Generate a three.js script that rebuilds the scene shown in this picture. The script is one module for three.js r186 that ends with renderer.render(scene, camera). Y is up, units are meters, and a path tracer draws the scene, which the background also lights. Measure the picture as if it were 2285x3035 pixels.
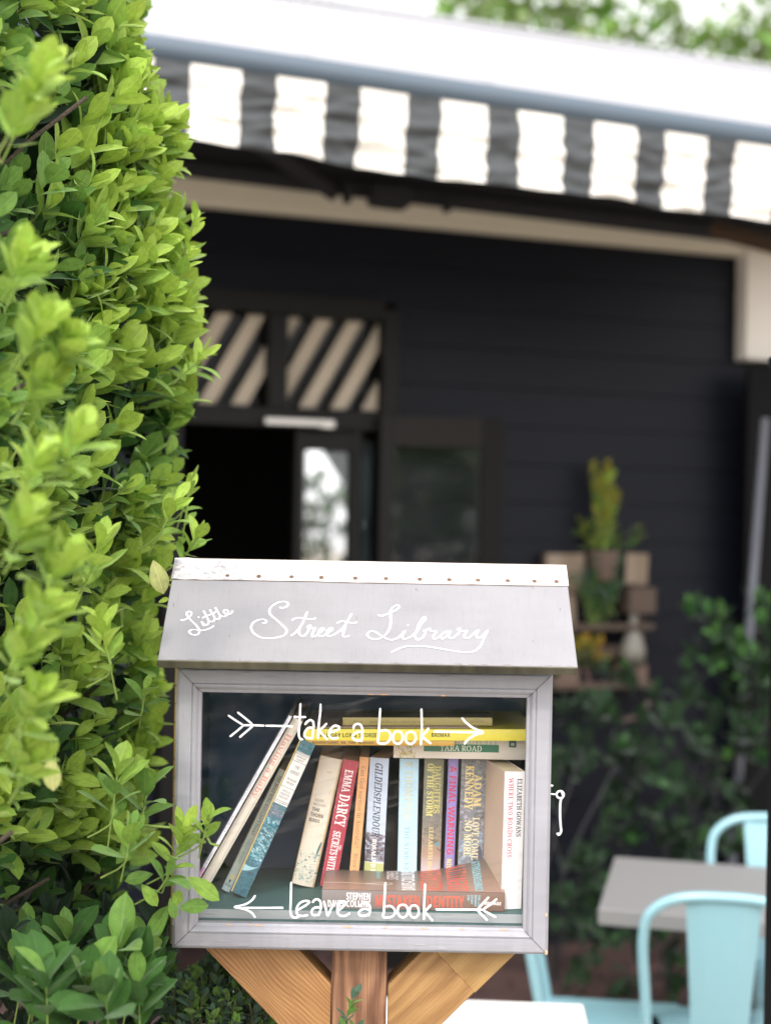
import * as THREE from 'three';
import { mergeGeometries, toCreasedNormals } from 'three/addons/utils/BufferGeometryUtils.js';
import { RoundedBoxGeometry } from 'three/addons/geometries/RoundedBoxGeometry.js';

// ------------------------------------------------------------------ camera, sky, sun, exposure
const EYE = 1.74, FOCAL = 4333, ROLL = 0.018;              // eye height, focal length in photo pixels, slight lean of the camera
const scene = new THREE.Scene();
const camera = new THREE.PerspectiveCamera(2 * Math.atan(1517.5 / FOCAL) * 180 / Math.PI, 2285 / 3035, 0.05, 200);
camera.position.set(0, EYE, 0);
camera.rotation.z = ROLL;
camera.focus = 1.89;
camera.userData.fStop = 2.5;
const renderer = new THREE.WebGLRenderer({ antialias: true });
renderer.toneMapping = THREE.LinearToneMapping;
renderer.toneMappingExposure = 0.98;
renderer.shadowMap.enabled = true;
const SUN = new THREE.Vector3(-0.215, 0.70, 0.66).normalize();
{
  const w = 256, h = 128, d = new Float32Array(w * h * 4);  // bright thin overcast, a little brighter round the veiled sun
  for (let j = 0; j < h; j++) for (let i = 0; i < w; i++) {
    const el = ((j + 0.5) / h - 0.5) * Math.PI, az = ((i + 0.5) / w - 0.5) * 2 * Math.PI;
    const v = new THREE.Vector3(Math.cos(az) * Math.cos(el), Math.sin(el), Math.sin(az) * Math.cos(el));
    const c = Math.max(0, v.dot(SUN)), up = Math.max(0, v.y);
    const L = v.y < -0.02 ? 1.0 : 1.75 - 0.3 * up + 4.6 * Math.pow(c, 2.4);
    const k = (j * w + i) * 4;
    d[k] = L * 1.0; d[k + 1] = L * 1.0; d[k + 2] = L * (1.0 + 0.06 * up); d[k + 3] = 1;
  }
  const t = new THREE.DataTexture(d, w, h, THREE.RGBAFormat, THREE.FloatType);
  t.mapping = THREE.EquirectangularReflectionMapping; t.magFilter = t.minFilter = THREE.LinearFilter; t.needsUpdate = true;
  scene.background = t; scene.environment = t;
}
const sun = new THREE.DirectionalLight(new THREE.Color(1, 0.95, 0.86), 2.0);
sun.position.copy(SUN).multiplyScalar(20); sun.castShadow = true; sun.shadow.radius = 10;
Object.assign(sun.shadow.camera, { left: -8, right: 8, top: 8, bottom: -8, near: 1, far: 60 });
scene.add(sun, sun.target);

// ------------------------------------------------------------------ helpers
const rand = (seed) => () => { seed |= 0; seed = seed + 0x6D2B79F5 | 0; let t = Math.imul(seed ^ seed >>> 15, 1 | seed); t = t + Math.imul(t ^ t >>> 7, 61 | t) ^ t; return ((t ^ t >>> 14) >>> 0) / 4294967296; };
const V = (x, y, z) => new THREE.Vector3(x, y, z);
const R = (deg) => deg * Math.PI / 180;
const lerp = (a, b, t) => a + (b - a) * t;
const clamp = (x, a = 0, b = 1) => Math.min(b, Math.max(a, x));
function ray(px, py) { const dx = px - 1142.5, dy = py - 1517.5; return V((dx + ROLL * dy) / FOCAL, -(dy - ROLL * dx) / FOCAL, -1); }
function at(px, py, depth) { const r = ray(px, py).multiplyScalar(depth); r.y += EYE; return r; }       // a point of the place, measured off the photograph
const used = {};
function numbered(name) { const n = used[name] = (used[name] ?? -1) + 1; return n ? `${name}_${String(n).padStart(3, '0')}` : name; }
function tag(o, label, category, group, kind) {
  if (label) o.userData.label = label;
  if (category) o.userData.category = category;
  if (group) o.userData.group = group;
  if (kind) o.userData.kind = kind;
  return o;
}
function thing(name, label, category, pos = [0, 0, 0], turn = 0, group) {
  const o = new THREE.Group(); o.name = numbered(name); o.position.set(...pos); o.rotation.y = turn; scene.add(o);
  return tag(o, label, category, group);
}
function part(name, geo, mat, parent) {
  const m = new THREE.Mesh(Array.isArray(geo) ? join(geo) : geo, mat); m.name = parent === scene ? numbered(name) : name;
  m.castShadow = m.receiveShadow = true; parent.add(m); return m;
}
const join = (list) => list.length === 1 ? list[0] : mergeGeometries(list.map((g) => { const n = g.index ? g.toNonIndexed() : g; for (const k of Object.keys(n.attributes)) if (!['position', 'normal', 'uv'].includes(k)) n.deleteAttribute(k); return n; }));
function place(o, label, group) { const c = o.clone(); c.name = numbered(o.name.replace(/_\d{3}$/, '')); c.userData = { ...o.userData }; if (label) c.userData.label = label; if (group) c.userData.group = group; scene.add(c); return c; }
// a box between two corners; uv in metres along its longest sides
function box(w, h, d, x = 0, y = 0, z = 0, r = 0.002) {
  const g = r > 0 ? new RoundedBoxGeometry(w, h, d, 1, Math.min(r, w / 2.2, h / 2.2, d / 2.2)) : new THREE.BoxGeometry(w, h, d);
  metreUV(g); g.translate(x, y, z); return g;
}
function metreUV(g) {
  const p = g.attributes.position, n = g.attributes.normal, uv = g.attributes.uv;
  for (let i = 0; i < p.count; i++) {
    const a = Math.abs(n.getX(i)), b = Math.abs(n.getY(i)), c = Math.abs(n.getZ(i));
    if (a >= b && a >= c) uv.setXY(i, p.getZ(i), p.getY(i)); else if (b >= c) uv.setXY(i, p.getX(i), p.getZ(i)); else uv.setXY(i, p.getX(i), p.getY(i));
  }
  return g;
}
function tube(points, r, seg = 24, radial = 8, closed = false) { return new THREE.TubeGeometry(new THREE.CatmullRomCurve3(points.map((p) => p.isVector3 ? p : V(...p)), closed, 'centripetal'), seg, r, radial, closed); }
function bar(a, b, w, h, r = 0.003) {                       // a square bar from a to b
  const d = b.clone().sub(a), g = box(w, d.length(), h, 0, 0, 0, r), q = new THREE.Quaternion().setFromUnitVectors(V(0, 1, 0), d.clone().normalize());
  g.applyQuaternion(q); g.translate((a.x + b.x) / 2, (a.y + b.y) / 2, (a.z + b.z) / 2); return g;
}

// ---- noise and computed textures
function makeNoise(seed) {
  const rn = rand(seed), tab = new Float32Array(65536); for (let i = 0; i < 65536; i++) tab[i] = rn();
  return (x, y, wx = 256, wy = 256) => {                     // value noise that repeats after wx, wy cells
    const xi = Math.floor(x), yi = Math.floor(y), fx = x - xi, fy = y - yi, m = (a, n) => ((a % n) + n) % n, s = (t) => t * t * (3 - 2 * t);
    const g = (a, b) => tab[(m(a, wx) + m(b, wy) * 256) & 65535];
    return lerp(lerp(g(xi, yi), g(xi + 1, yi), s(fx)), lerp(g(xi, yi + 1), g(xi + 1, yi + 1), s(fx)), s(fy));
  };
}
const N = makeNoise(7);
function dataTex(w, h, fn, srgb = true, rep = [1, 1]) {
  const d = new Uint8Array(w * h * 4);
  for (let j = 0; j < h; j++) for (let i = 0; i < w; i++) { const c = fn(i / w, j / h), k = (j * w + i) * 4; const a = Array.isArray(c) ? c : [c, c, c]; for (let q = 0; q < 3; q++) d[k + q] = clamp(a[q]) * 255; d[k + 3] = 255; }
  const t = new THREE.DataTexture(d, w, h); t.wrapS = t.wrapT = THREE.RepeatWrapping; t.magFilter = THREE.LinearFilter; t.minFilter = THREE.LinearMipmapLinearFilter;
  if (srgb) t.colorSpace = THREE.SRGBColorSpace; t.repeat.set(...rep); t.needsUpdate = true; return t;
}
function canvasTex(w, h, draw) {
  const c = document.createElement('canvas'); c.width = w; c.height = h; const x = c.getContext('2d'); draw(x, w, h);
  const t = new THREE.CanvasTexture(c); t.colorSpace = THREE.SRGBColorSpace; t.anisotropy = 8; return t;
}
const std = (o) => new THREE.MeshStandardMaterial({ roughness: 0.7, side: THREE.DoubleSide, ...o });
const phys = (o) => new THREE.MeshPhysicalMaterial({ roughness: 0.7, side: THREE.DoubleSide, ...o });
const lin = (r, g, b) => new THREE.Color().setRGB(r, g, b);

// painted wood: faint brush and grain lines (bump), tiny tone changes, one square is 0.25 m
const paintBump = dataTex(512, 512, (u, v) => {
  const grain = N(u * 90, v * 5, 90, 5) * 0.35 + N(u * 220, v * 9, 220, 9) * 0.3;
  const dents = Math.pow(clamp(N(u * 22 + 40, v * 30, 22, 30) * 1.9 - 0.95), 2) * 0.9;
  return clamp(0.25 + grain * 0.6 - dents * 0.3);
}, false, [4, 4]);
const paintBumpAlong = dataTex(512, 512, (u, v) => {        // the same along the length of a rail
  const grain = N(u * 5, v * 90, 5, 90) * 0.35 + N(u * 9, v * 220, 9, 220) * 0.2;
  const n = N(u * 9, v * 52, 9, 52), lip = n > 0.84 ? (n - 0.84) * 2.6 : 0;
  return clamp(0.2 + grain * 0.45 + lip);
}, false, [4, 4]);
const paintTone = dataTex(256, 256, (u, v) => { const n = 0.93 + 0.07 * N(u * 6, v * 6, 6, 6) + 0.03 * (N(u * 60, v * 8, 60, 8) - 0.5); return [n, n * 0.992, n]; }, true, [3, 3]);
const woodMap = (seed, dark, light, lines) => dataTex(256, 512, (u, v) => {       // grain runs along v
  const s = seed * 3.1, wob = N(u * 4 + s, v * 5, 256, 5) * 0.16;
  const a = 0.5 + 0.5 * Math.sin((u + wob) * lines * 6.283 + N(u * 3 + s, v * 2, 256, 2) * 5);
  const fine = N(u * 120 + s, v * 8, 256, 8), pore = N(u * 200 + s, v * 24, 256, 24) > 0.86 ? 0.12 : 0, blot = N(u * 5 + s * 2, v * 7, 256, 7);
  const t = clamp(0.45 * a + 0.35 * fine + 0.35 * blot - 0.1 - pore);
  return [0, 1, 2].map((k) => lerp(dark[k], light[k], t));
});
const woodBump = dataTex(256, 512, (u, v) => 0.5 * N(u * 110, v * 7, 110, 7) + 0.5 * N(u * 40, v * 4, 40, 4), false);

const M = {
  paint: std({ color: lin(0.25, 0.245, 0.25), map: paintTone, roughness: 0.72, bumpMap: paintBump, bumpScale: 0.0003 }),
  rail: std({ color: lin(0.30, 0.297, 0.315), map: paintTone, roughness: 0.42, bumpMap: paintBumpAlong, bumpScale: 0.0012 }),
  rawEdge: std({ color: lin(0.16, 0.155, 0.125), roughness: 0.85, map: woodMap(2, [0.5, 0.48, 0.42], [1, 0.97, 0.9], 3) }),
  chip: std({ color: lin(0.62, 0.36, 0.22), roughness: 0.9 }),
  joint: std({ color: lin(0.05, 0.035, 0.03), roughness: 0.95 }),
  teal: std({ color: lin(0.045, 0.115, 0.11), roughness: 0.62, bumpMap: paintBumpAlong, bumpScale: 0.0008 }),
  navy: std({ color: lin(0.011, 0.052, 0.105), roughness: 0.6 }),
  cap: std({ color: lin(0.50, 0.49, 0.475), roughness: 0.4, metalness: 0.1, map: canvasTex(1024, 96, (x, w, h) => { x.fillStyle = '#fbfaf8'; x.fillRect(0, 0, w, h); const q = rand(6); for (let i = 0; i < 130; i++) { const u = Math.pow(q(), 3) * 0.35; x.fillStyle = `rgba(${90 + 60 * q() | 0},${90 + 60 * q() | 0},${100 + 60 * q() | 0},${0.08 + 0.16 * q()})`; x.beginPath(); x.ellipse(u * w, q() * h, 3 + 16 * q(), 2 + 6 * q(), q() * 3, 0, 6.3); x.fill(); } for (let i = 0; i < 260; i++) { x.fillStyle = `rgba(150,120,90,${0.05 + 0.1 * q()})`; x.fillRect(q() * w, q() < 0.5 ? h - 5 * q() : q() * h, 1 + 8 * q(), 1); } x.fillStyle = 'rgba(150,95,60,0.55)'; x.fillRect(0, h - 2, w, 2); }) }),
  screw: std({ color: lin(0.14, 0.075, 0.04), roughness: 0.5, metalness: 0.5 }),
  brass: std({ color: lin(0.42, 0.28, 0.12), roughness: 0.45, metalness: 0.8 }),
  white: std({ color: lin(0.86, 0.85, 0.86), roughness: 0.5 }),
  whiteMetal: std({ color: lin(0.72, 0.72, 0.74), roughness: 0.35, metalness: 0.3 }),
  brace: std({ color: lin(0.66, 0.62, 0.6), map: woodMap(1, [0.60, 0.42, 0.24], [0.82, 0.63, 0.40], 22), roughness: 0.6, bumpMap: woodBump, bumpScale: 0.0008 }),
  brace2: std({ color: lin(0.68, 0.64, 0.6), map: woodMap(5, [0.58, 0.42, 0.24], [0.80, 0.64, 0.42], 5), roughness: 0.6, bumpMap: woodBump, bumpScale: 0.0006 }),
  brace3: std({ color: lin(0.68, 0.65, 0.6), map: woodMap(8, [0.63, 0.48, 0.28], [0.82, 0.67, 0.44], 4), roughness: 0.6, bumpMap: woodBump, bumpScale: 0.0006 }),
  post: std({ color: lin(0.85, 0.82, 0.8), map: woodMap(3, [0.36, 0.23, 0.16], [0.70, 0.53, 0.40], 5), roughness: 0.8, bumpMap: woodBump, bumpScale: 0.0012 }),
  black: phys({ specularIntensity: 0.3, color: lin(0.004, 0.0037, 0.0042), roughness: 0.75 }),
  boards: phys({ specularIntensity: 0.3, color: lin(0.0055, 0.0064, 0.0108), roughness: 0.42, bumpMap: woodBump, bumpScale: 0.0006 }),
  cream: std({ color: lin(0.72, 0.65, 0.53), roughness: 0.7 }),
  paleRender: std({ color: lin(0.80, 0.74, 0.67), roughness: 0.8 }),
  creamSlat: std({ color: lin(0.42, 0.35, 0.265), roughness: 0.7 }),
  roofSheet: std({ color: lin(0.26, 0.256, 0.26), roughness: 0.5 }),
  frameDark: phys({ specularIntensity: 0.35, color: lin(0.006, 0.0056, 0.005), roughness: 0.45 }),
  room: std({ color: lin(0.055, 0.047, 0.042), roughness: 0.9 }),
  curtain: phys({ color: lin(0.17, 0.21, 0.23), roughness: 1, transmission: 0.5, thickness: 0 }),
  steel: std({ color: lin(0.6, 0.57, 0.53), roughness: 0.35, metalness: 0.4 }),
  awnBar: std({ color: lin(0.06, 0.082, 0.105), roughness: 0.42 }),
  awnDark: std({ color: lin(0.012, 0.012, 0.016), roughness: 0.8 }),
  cyan: phys({ color: lin(0.225, 0.405, 0.45), roughness: 0.35, clearcoat: 0.5, clearcoatRoughness: 0.25 }),
  greyTop: std({ color: lin(0.175, 0.17, 0.165), roughness: 0.6 }),
  whiteTop: std({ color: lin(0.80, 0.78, 0.74), roughness: 0.5 }),
  ironDark: std({ color: lin(0.03, 0.03, 0.032), roughness: 0.5, metalness: 0.4 }),
  bark: std({ color: lin(0.10, 0.075, 0.05), roughness: 0.9, bumpMap: woodBump, bumpScale: 0.004 }),
  twig: std({ color: lin(0.13, 0.12, 0.05), roughness: 0.8 }),
  twigGreen: std({ color: lin(0.20, 0.28, 0.06), roughness: 0.7 }),
  glass: phys({ color: 0xffffff, roughness: 0.03, transmission: 1, thickness: 0, ior: 1.75 }),
};
for (const k of ['brace', 'brace2', 'brace3', 'post']) { M[k].map.repeat.set(9, 3.2); }
woodBump.repeat.set(9, 3.2);
const dust = dataTex(512, 512, (u, v) => {                  // smears and dust on the pane: a rougher haze here and there
  const s = N((u + v * 0.5) * 14, (v - u * 0.4) * 60, 256, 256), b = N(u * 5, v * 5, 5, 5), f = N(u * 170, v * 170, 170, 170);
  const sm = clamp((s - 0.40) * 1.6) * clamp((b - 0.35) * 2.2), sp = f > 0.965 ? 0.7 : 0;
  return clamp(0.05 + 0.95 * sm + 0.25 * clamp((0.28 - v) * 4) + 0.2 * b + sp);
}, false);
M.dimGlass = phys({ color: 0xffffff, roughness: 0.03, transmission: 1, thickness: 0, ior: 1.4, specularIntensity: 0.35 });
M.pane = phys({ color: 0xffffff, roughness: 0.29, roughnessMap: dust, transmission: 1, thickness: 0, ior: 1.5 });

// ------------------------------------------------------------------ the setting: ground
{
  const g = new THREE.PlaneGeometry(120, 120); g.rotateX(-Math.PI / 2); metreUV(g);
  const t = dataTex(256, 256, (u, v) => { const n = 0.55 + 0.3 * N(u * 16, v * 16, 16, 16) + 0.25 * N(u * 90, v * 90, 90, 90); return [n, n * 0.96, n * 0.9]; }, true, [0.5, 0.5]);
  tag(part('ground', g, std({ color: lin(0.46, 0.44, 0.41), map: t, roughness: 0.95 }), scene), null, null, null, 'structure');
  // brick paving of the terrace, its near part laid brick by brick
  const rn = rand(11), list = [], cols = [];
  for (let i = -14; i < 26; i++) for (let j = 0; j < 26; j++) { list.push([-1 + i * 0.112 + 0, -4.3 - j * 0.112 - 0.0, (i + j) % 2]); cols.push(rn()); }
  const bricks = new THREE.InstancedMesh(new RoundedBoxGeometry(0.218, 0.05, 0.104, 1, 0.004), std({ color: 0xffffff, roughness: 0.9, bumpMap: paintTone, bumpScale: 0.002 }), list.length / 2 | 0);
  const m4 = new THREE.Matrix4(), c = new THREE.Color(); let n = 0;
  for (let j = 0; j < 20; j++) for (let i = 0; i < 26 && n < bricks.count; i++, n++) {
    m4.makeTranslation(-2.2 + i * 0.224 + (j % 2) * 0.112, 0.003 + rn() * 0.004, -4.35 - j * 0.11);
    bricks.setMatrixAt(n, m4); const t2 = rn(); bricks.setColorAt(n, c.setRGB(0.036 + 0.03 * t2, 0.018 + 0.013 * t2, 0.015 + 0.01 * t2));
  }
  bricks.name = numbered('brick_paving'); bricks.receiveShadow = true; scene.add(bricks);
  tag(bricks, 'dull red brick paving of the terrace under the tables', 'paving', null, 'stuff');
}

// ------------------------------------------------------------------ the building
const WALL = new THREE.Matrix4();
{
  const W = thing('cafe_building', 'low building with near-black boarded wall and white corrugated roof', 'building', [-0.18, 0, -5.5], R(21));
  const rn = rand(5);
  // boards of the wall, each its own piece, around the doorway
  const board = (u0, u1, v) => { const g = box(u1 - u0, 0.148, 0.02, (u0 + u1) / 2, v + 0.074, 0, 0.002); g.translate(0, -v - 0.074, 0); g.rotateX(R(-1.4)); g.translate(0, v + 0.074 + 0.0, rn() * 0.002); return part('board', g, M.boards, W); };
  for (let k = 0; k < 19; k++) {
    const v = k * 0.149;
    if (v + 0.149 < 2.56) { board(-2.6, -0.68, v); board(0.215, v < 2.3 ? 2.45 : 1.74, v); } else board(-2.6, 1.74, v);
  }
  part('wall_core', [box(1.92, 2.55, 0.1, -1.64, 1.275, -0.075, 0), box(2.25, 2.4, 0.1, 1.335, 1.2, -0.075, 0), box(4.34, 0.3, 0.1, -0.43, 2.7, -0.075, 0)], M.room, W);
  part('cream_beam', box(5.9, 0.34, 0.14, 0.35, 3.0, 0.0, 0.004), M.cream, W);
  part('cream_pilaster', box(0.75, 0.46, 0.13, 2.117, 2.63, 0.004, 0.004), M.paleRender, W);
  part('corner_trim', box(0.03, 0.44, 0.03, 1.755, 2.625, 0.07, 0.003), M.paleRender, W);
  // doorway frame, transoms with diagonal slats
  part('door_frame', [box(0.06, 2.5, 0.12, 0.18, 1.25, 0.01), box(0.06, 2.5, 0.12, -0.64, 1.25, 0.01), box(0.76, 0.075, 0.12, -0.23, 2.4975, 0.01), box(0.76, 0.07, 0.11, -0.23, 2.08, 0.01), box(0.07, 0.34, 0.11, -0.26, 2.2875, 0.01)], M.frameDark, W);
  const clipBand = (x0, x1, y0, y1, c, half, slope) => {    // a slanted band inside a rectangle
    let poly = [[x0, y0], [x1, y0], [x1, y1], [x0, y1]];
    for (const [s, off] of [[1, c - half], [-1, c + half]]) {
      const out = [], val = (p) => s * (p[0] - (p[1] - y0) * slope - off);
      for (let i = 0; i < poly.length; i++) { const a = poly[i], b = poly[(i + 1) % poly.length], va = val(a), vb = val(b); if (va >= 0) out.push(a); if (va * vb < 0) { const t = va / (va - vb); out.push([lerp(a[0], b[0], t), lerp(a[1], b[1], t)]); } }
      poly = out; if (!poly.length) return null;
    }
    const s = new THREE.Shape(poly.map((p) => new THREE.Vector2(...p)));
    return new THREE.ExtrudeGeometry(s, { depth: 0.012, bevelEnabled: false });
  };
  for (const [x0, x1] of [[-0.605, -0.297], [-0.223, 0.147]]) {
    const t = part('transom_window', new THREE.PlaneGeometry(x1 - x0, 0.335).translate((x0 + x1) / 2, 2.2875, -0.02), M.dimGlass, W);
    for (let c = x0 - 0.3; c < x1 + 0.1; c += 0.123) { const g = clipBand(x0 + 0.003, x1 - 0.003, 2.123, 2.453, c + 0.02, 0.030, 0.56); if (g && g.attributes.position.count > 0) part('slat', g, M.creamSlat, t).position.z = 0.005; }
  }
  // the dark room behind, with a light curtain at its rear opening
  part('room_wall', [box(0.05, 2.6, 4.6, -1.5, 1.3, -2.45, 0), box(0.05, 2.6, 4.6, 2.75, 1.3, -2.45, 0), box(4.3, 0.05, 4.6, 0.62, 2.62, -2.45, 0), box(4.3, 0.05, 4.6, 0.62, -0.01, -2.45, 0),
    box(2.9, 2.6, 0.05, -0.05, 1.3, -4.75, 0), box(0.75, 2.6, 0.05, 2.375, 1.3, -4.75, 0), box(1.0, 0.4, 0.05, 1.85, 2.42, -4.75, 0), box(1.0, 1.25, 0.05, 1.85, 0.62, -4.75, 0)], M.room, W);
  const cg = new THREE.PlaneGeometry(0.56, 1.0, 40, 30), cp = cg.attributes.position;
  for (let i = 0; i < cp.count; i++) { const x = cp.getX(i), y = cp.getY(i), t = y + 0.5, pinch = 0.34 + 0.66 * Math.pow(Math.abs(t - 0.42) / 0.58, 1.1); const xx = 0.28 - (0.28 - x) * pinch; cp.setXYZ(i, xx, y, 0.02 * Math.sin(x * 90)); }
  cg.computeVertexNormals(); cg.translate(1.66, 1.74, -4.5);
  part('curtain', cg, M.curtain, W);
  // door leaf: dark frame, glass, handle; folded open to the right of the doorway
  const leaf = new THREE.Group(); leaf.name = 'door'; leaf.position.set(0.13, 0, 0.09); leaf.rotation.y = R(-13); W.add(leaf);
  const lw = 0.47;
  part('stile', box(0.085, 2.1, 0.045, lw - 0.0425, 1.05, 0), phys({ specularIntensity: 0.25, color: lin(0.006, 0.005, 0.0045), roughness: 0.5 }), leaf);
  part('stile', box(0.05, 2.1, 0.045, 0.025, 1.05, 0), M.frameDark, leaf);
  part('top_rail', box(lw - 0.135, 0.115, 0.045, 0.05 + (lw - 0.135) / 2, 2.0425, 0), phys({ specularIntensity: 0.3, color: lin(0.010, 0.0075, 0.006), roughness: 0.4 }), leaf);
  part('bottom_rail', box(lw - 0.135, 0.3, 0.045, 0.05 + (lw - 0.135) / 2, 0.15, 0), M.frameDark, leaf);
  part('glass_pane', new THREE.PlaneGeometry(lw - 0.135, 1.685).translate(0.05 + (lw - 0.135) / 2, 1.1425, 0), M.glass, leaf);
  // fixed left leaf
  const fix = new THREE.Group(); fix.name = 'door'; fix.position.set(-0.165, 0, 0.02); W.add(fix);
  part('stile', box(0.03, 2.045, 0.045, 0.0, 1.0225, 0), M.frameDark, fix); part('stile', box(0.045, 2.045, 0.045, 0.222, 1.0225, 0), M.frameDark, fix);
  part('top_rail', box(0.185, 0.07, 0.045, 0.1075, 2.0, 0), M.frameDark, fix); part('glass_pane', new THREE.PlaneGeometry(0.185, 1.95).translate(0.1075, 0.985, 0), M.glass, fix);
  part('door_closer', [box(0.245, 0.024, 0.025, -0.195, 2.062, 0.1, 0.004), box(0.05, 0.03, 0.04, -0.085, 2.058, 0.11, 0.005)], M.steel, W);
  // white corrugated roof in sheets, ridge cap
  const L = Math.hypot(2.85, 1.36), sheetW = 0.76, ang = Math.atan2(1.36, 2.85);
  for (let k = -4; k < 6; k++) {
    const nx = 60, g = new THREE.PlaneGeometry(sheetW + 0.02, L, nx, 1), p = g.attributes.position;
    for (let i = 0; i < p.count; i++) p.setZ(i, 0.009 * Math.cos((p.getX(i)) / 0.076 * 6.2832) + (k % 2) * 0.002);
    g.computeVertexNormals(); g.rotateX(-Math.PI / 2 + ang); g.translate(k * sheetW + 0.38, 3.2 + 0.68, 0.35 - 1.425);
    part('roof_sheet', g, M.roofSheet, W);
  }
  part('ridge_cap', box(7.6, 0.006, 0.2, 0, 0, 0.1, 0).rotateX(ang).translate(0.7, 4.59, -2.53), M.roofSheet, W);
  part('roof_back', box(7.6, 0.02, 2.3, 0.7, 4.2, -3.6, 0), M.roofSheet, W);
  part('fascia', box(7.6, 0.16, 0.02, 0.7, 3.12, 0.33, 0.002), M.roofSheet, W);
  W.updateMatrixWorld(true); WALL.copy(W.matrixWorld);
}
const onWall = (u, v, out = 0) => V(u, v, out).applyMatrix4(WALL);

// dark fence beyond the corner, and the black post at the edge of the picture
{
  const F = thing('dark_fence', 'black board fence beyond the cream corner of the building', 'fence', onWall(1.755, 0, 0.16).toArray(), R(16));
  for (let k = 0; k < 8; k++) part('board', box(0.145, 2.36 + k * 0.012, 0.022, k * 0.15 + 0.02, 1.18 + k * 0.006, 0), M.black, F);
  for (const y of [0.5, 1.9]) part('rail', box(1.2, 0.07, 0.04, 0.6, y, -0.035), M.black, F);
  const P = at(2268, 1500, 2.5);
  const post = thing('gate_post', 'black gate post cut by the right edge, before the turquoise chairs', 'post', [P.x + 0.093, 0, P.z], 0);
  part('shaft', box(0.13, 2.0, 0.13, 0, 1.0, 0, 0.004), M.black, post); part('post_cap', box(0.15, 0.025, 0.15, 0, 2.0125, 0, 0.004), M.black, post);
  const a = at(2266, 1240, 5.62), b = at(2212, 1960, 5.62), d = b.clone().sub(a); b.addScaledVector(d, (b.y - 0.0) / -d.y); 
  const pole = thing('leaning_pole', 'thin pale grey pole leaning before the black boards', 'pole', [b.x, 0, b.z], 0);
  part('shaft', tube([[0, 0, 0], a.clone().sub(V(b.x, 0, b.z)).toArray()], 0.017, 1, 10), std({ color: lin(0.10, 0.105, 0.125), roughness: 0.4 }), pole);
  part('foot', box(0.05, 0.02, 0.05, 0, 0.01, 0, 0.004), M.ironDark, pole);
}

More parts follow.
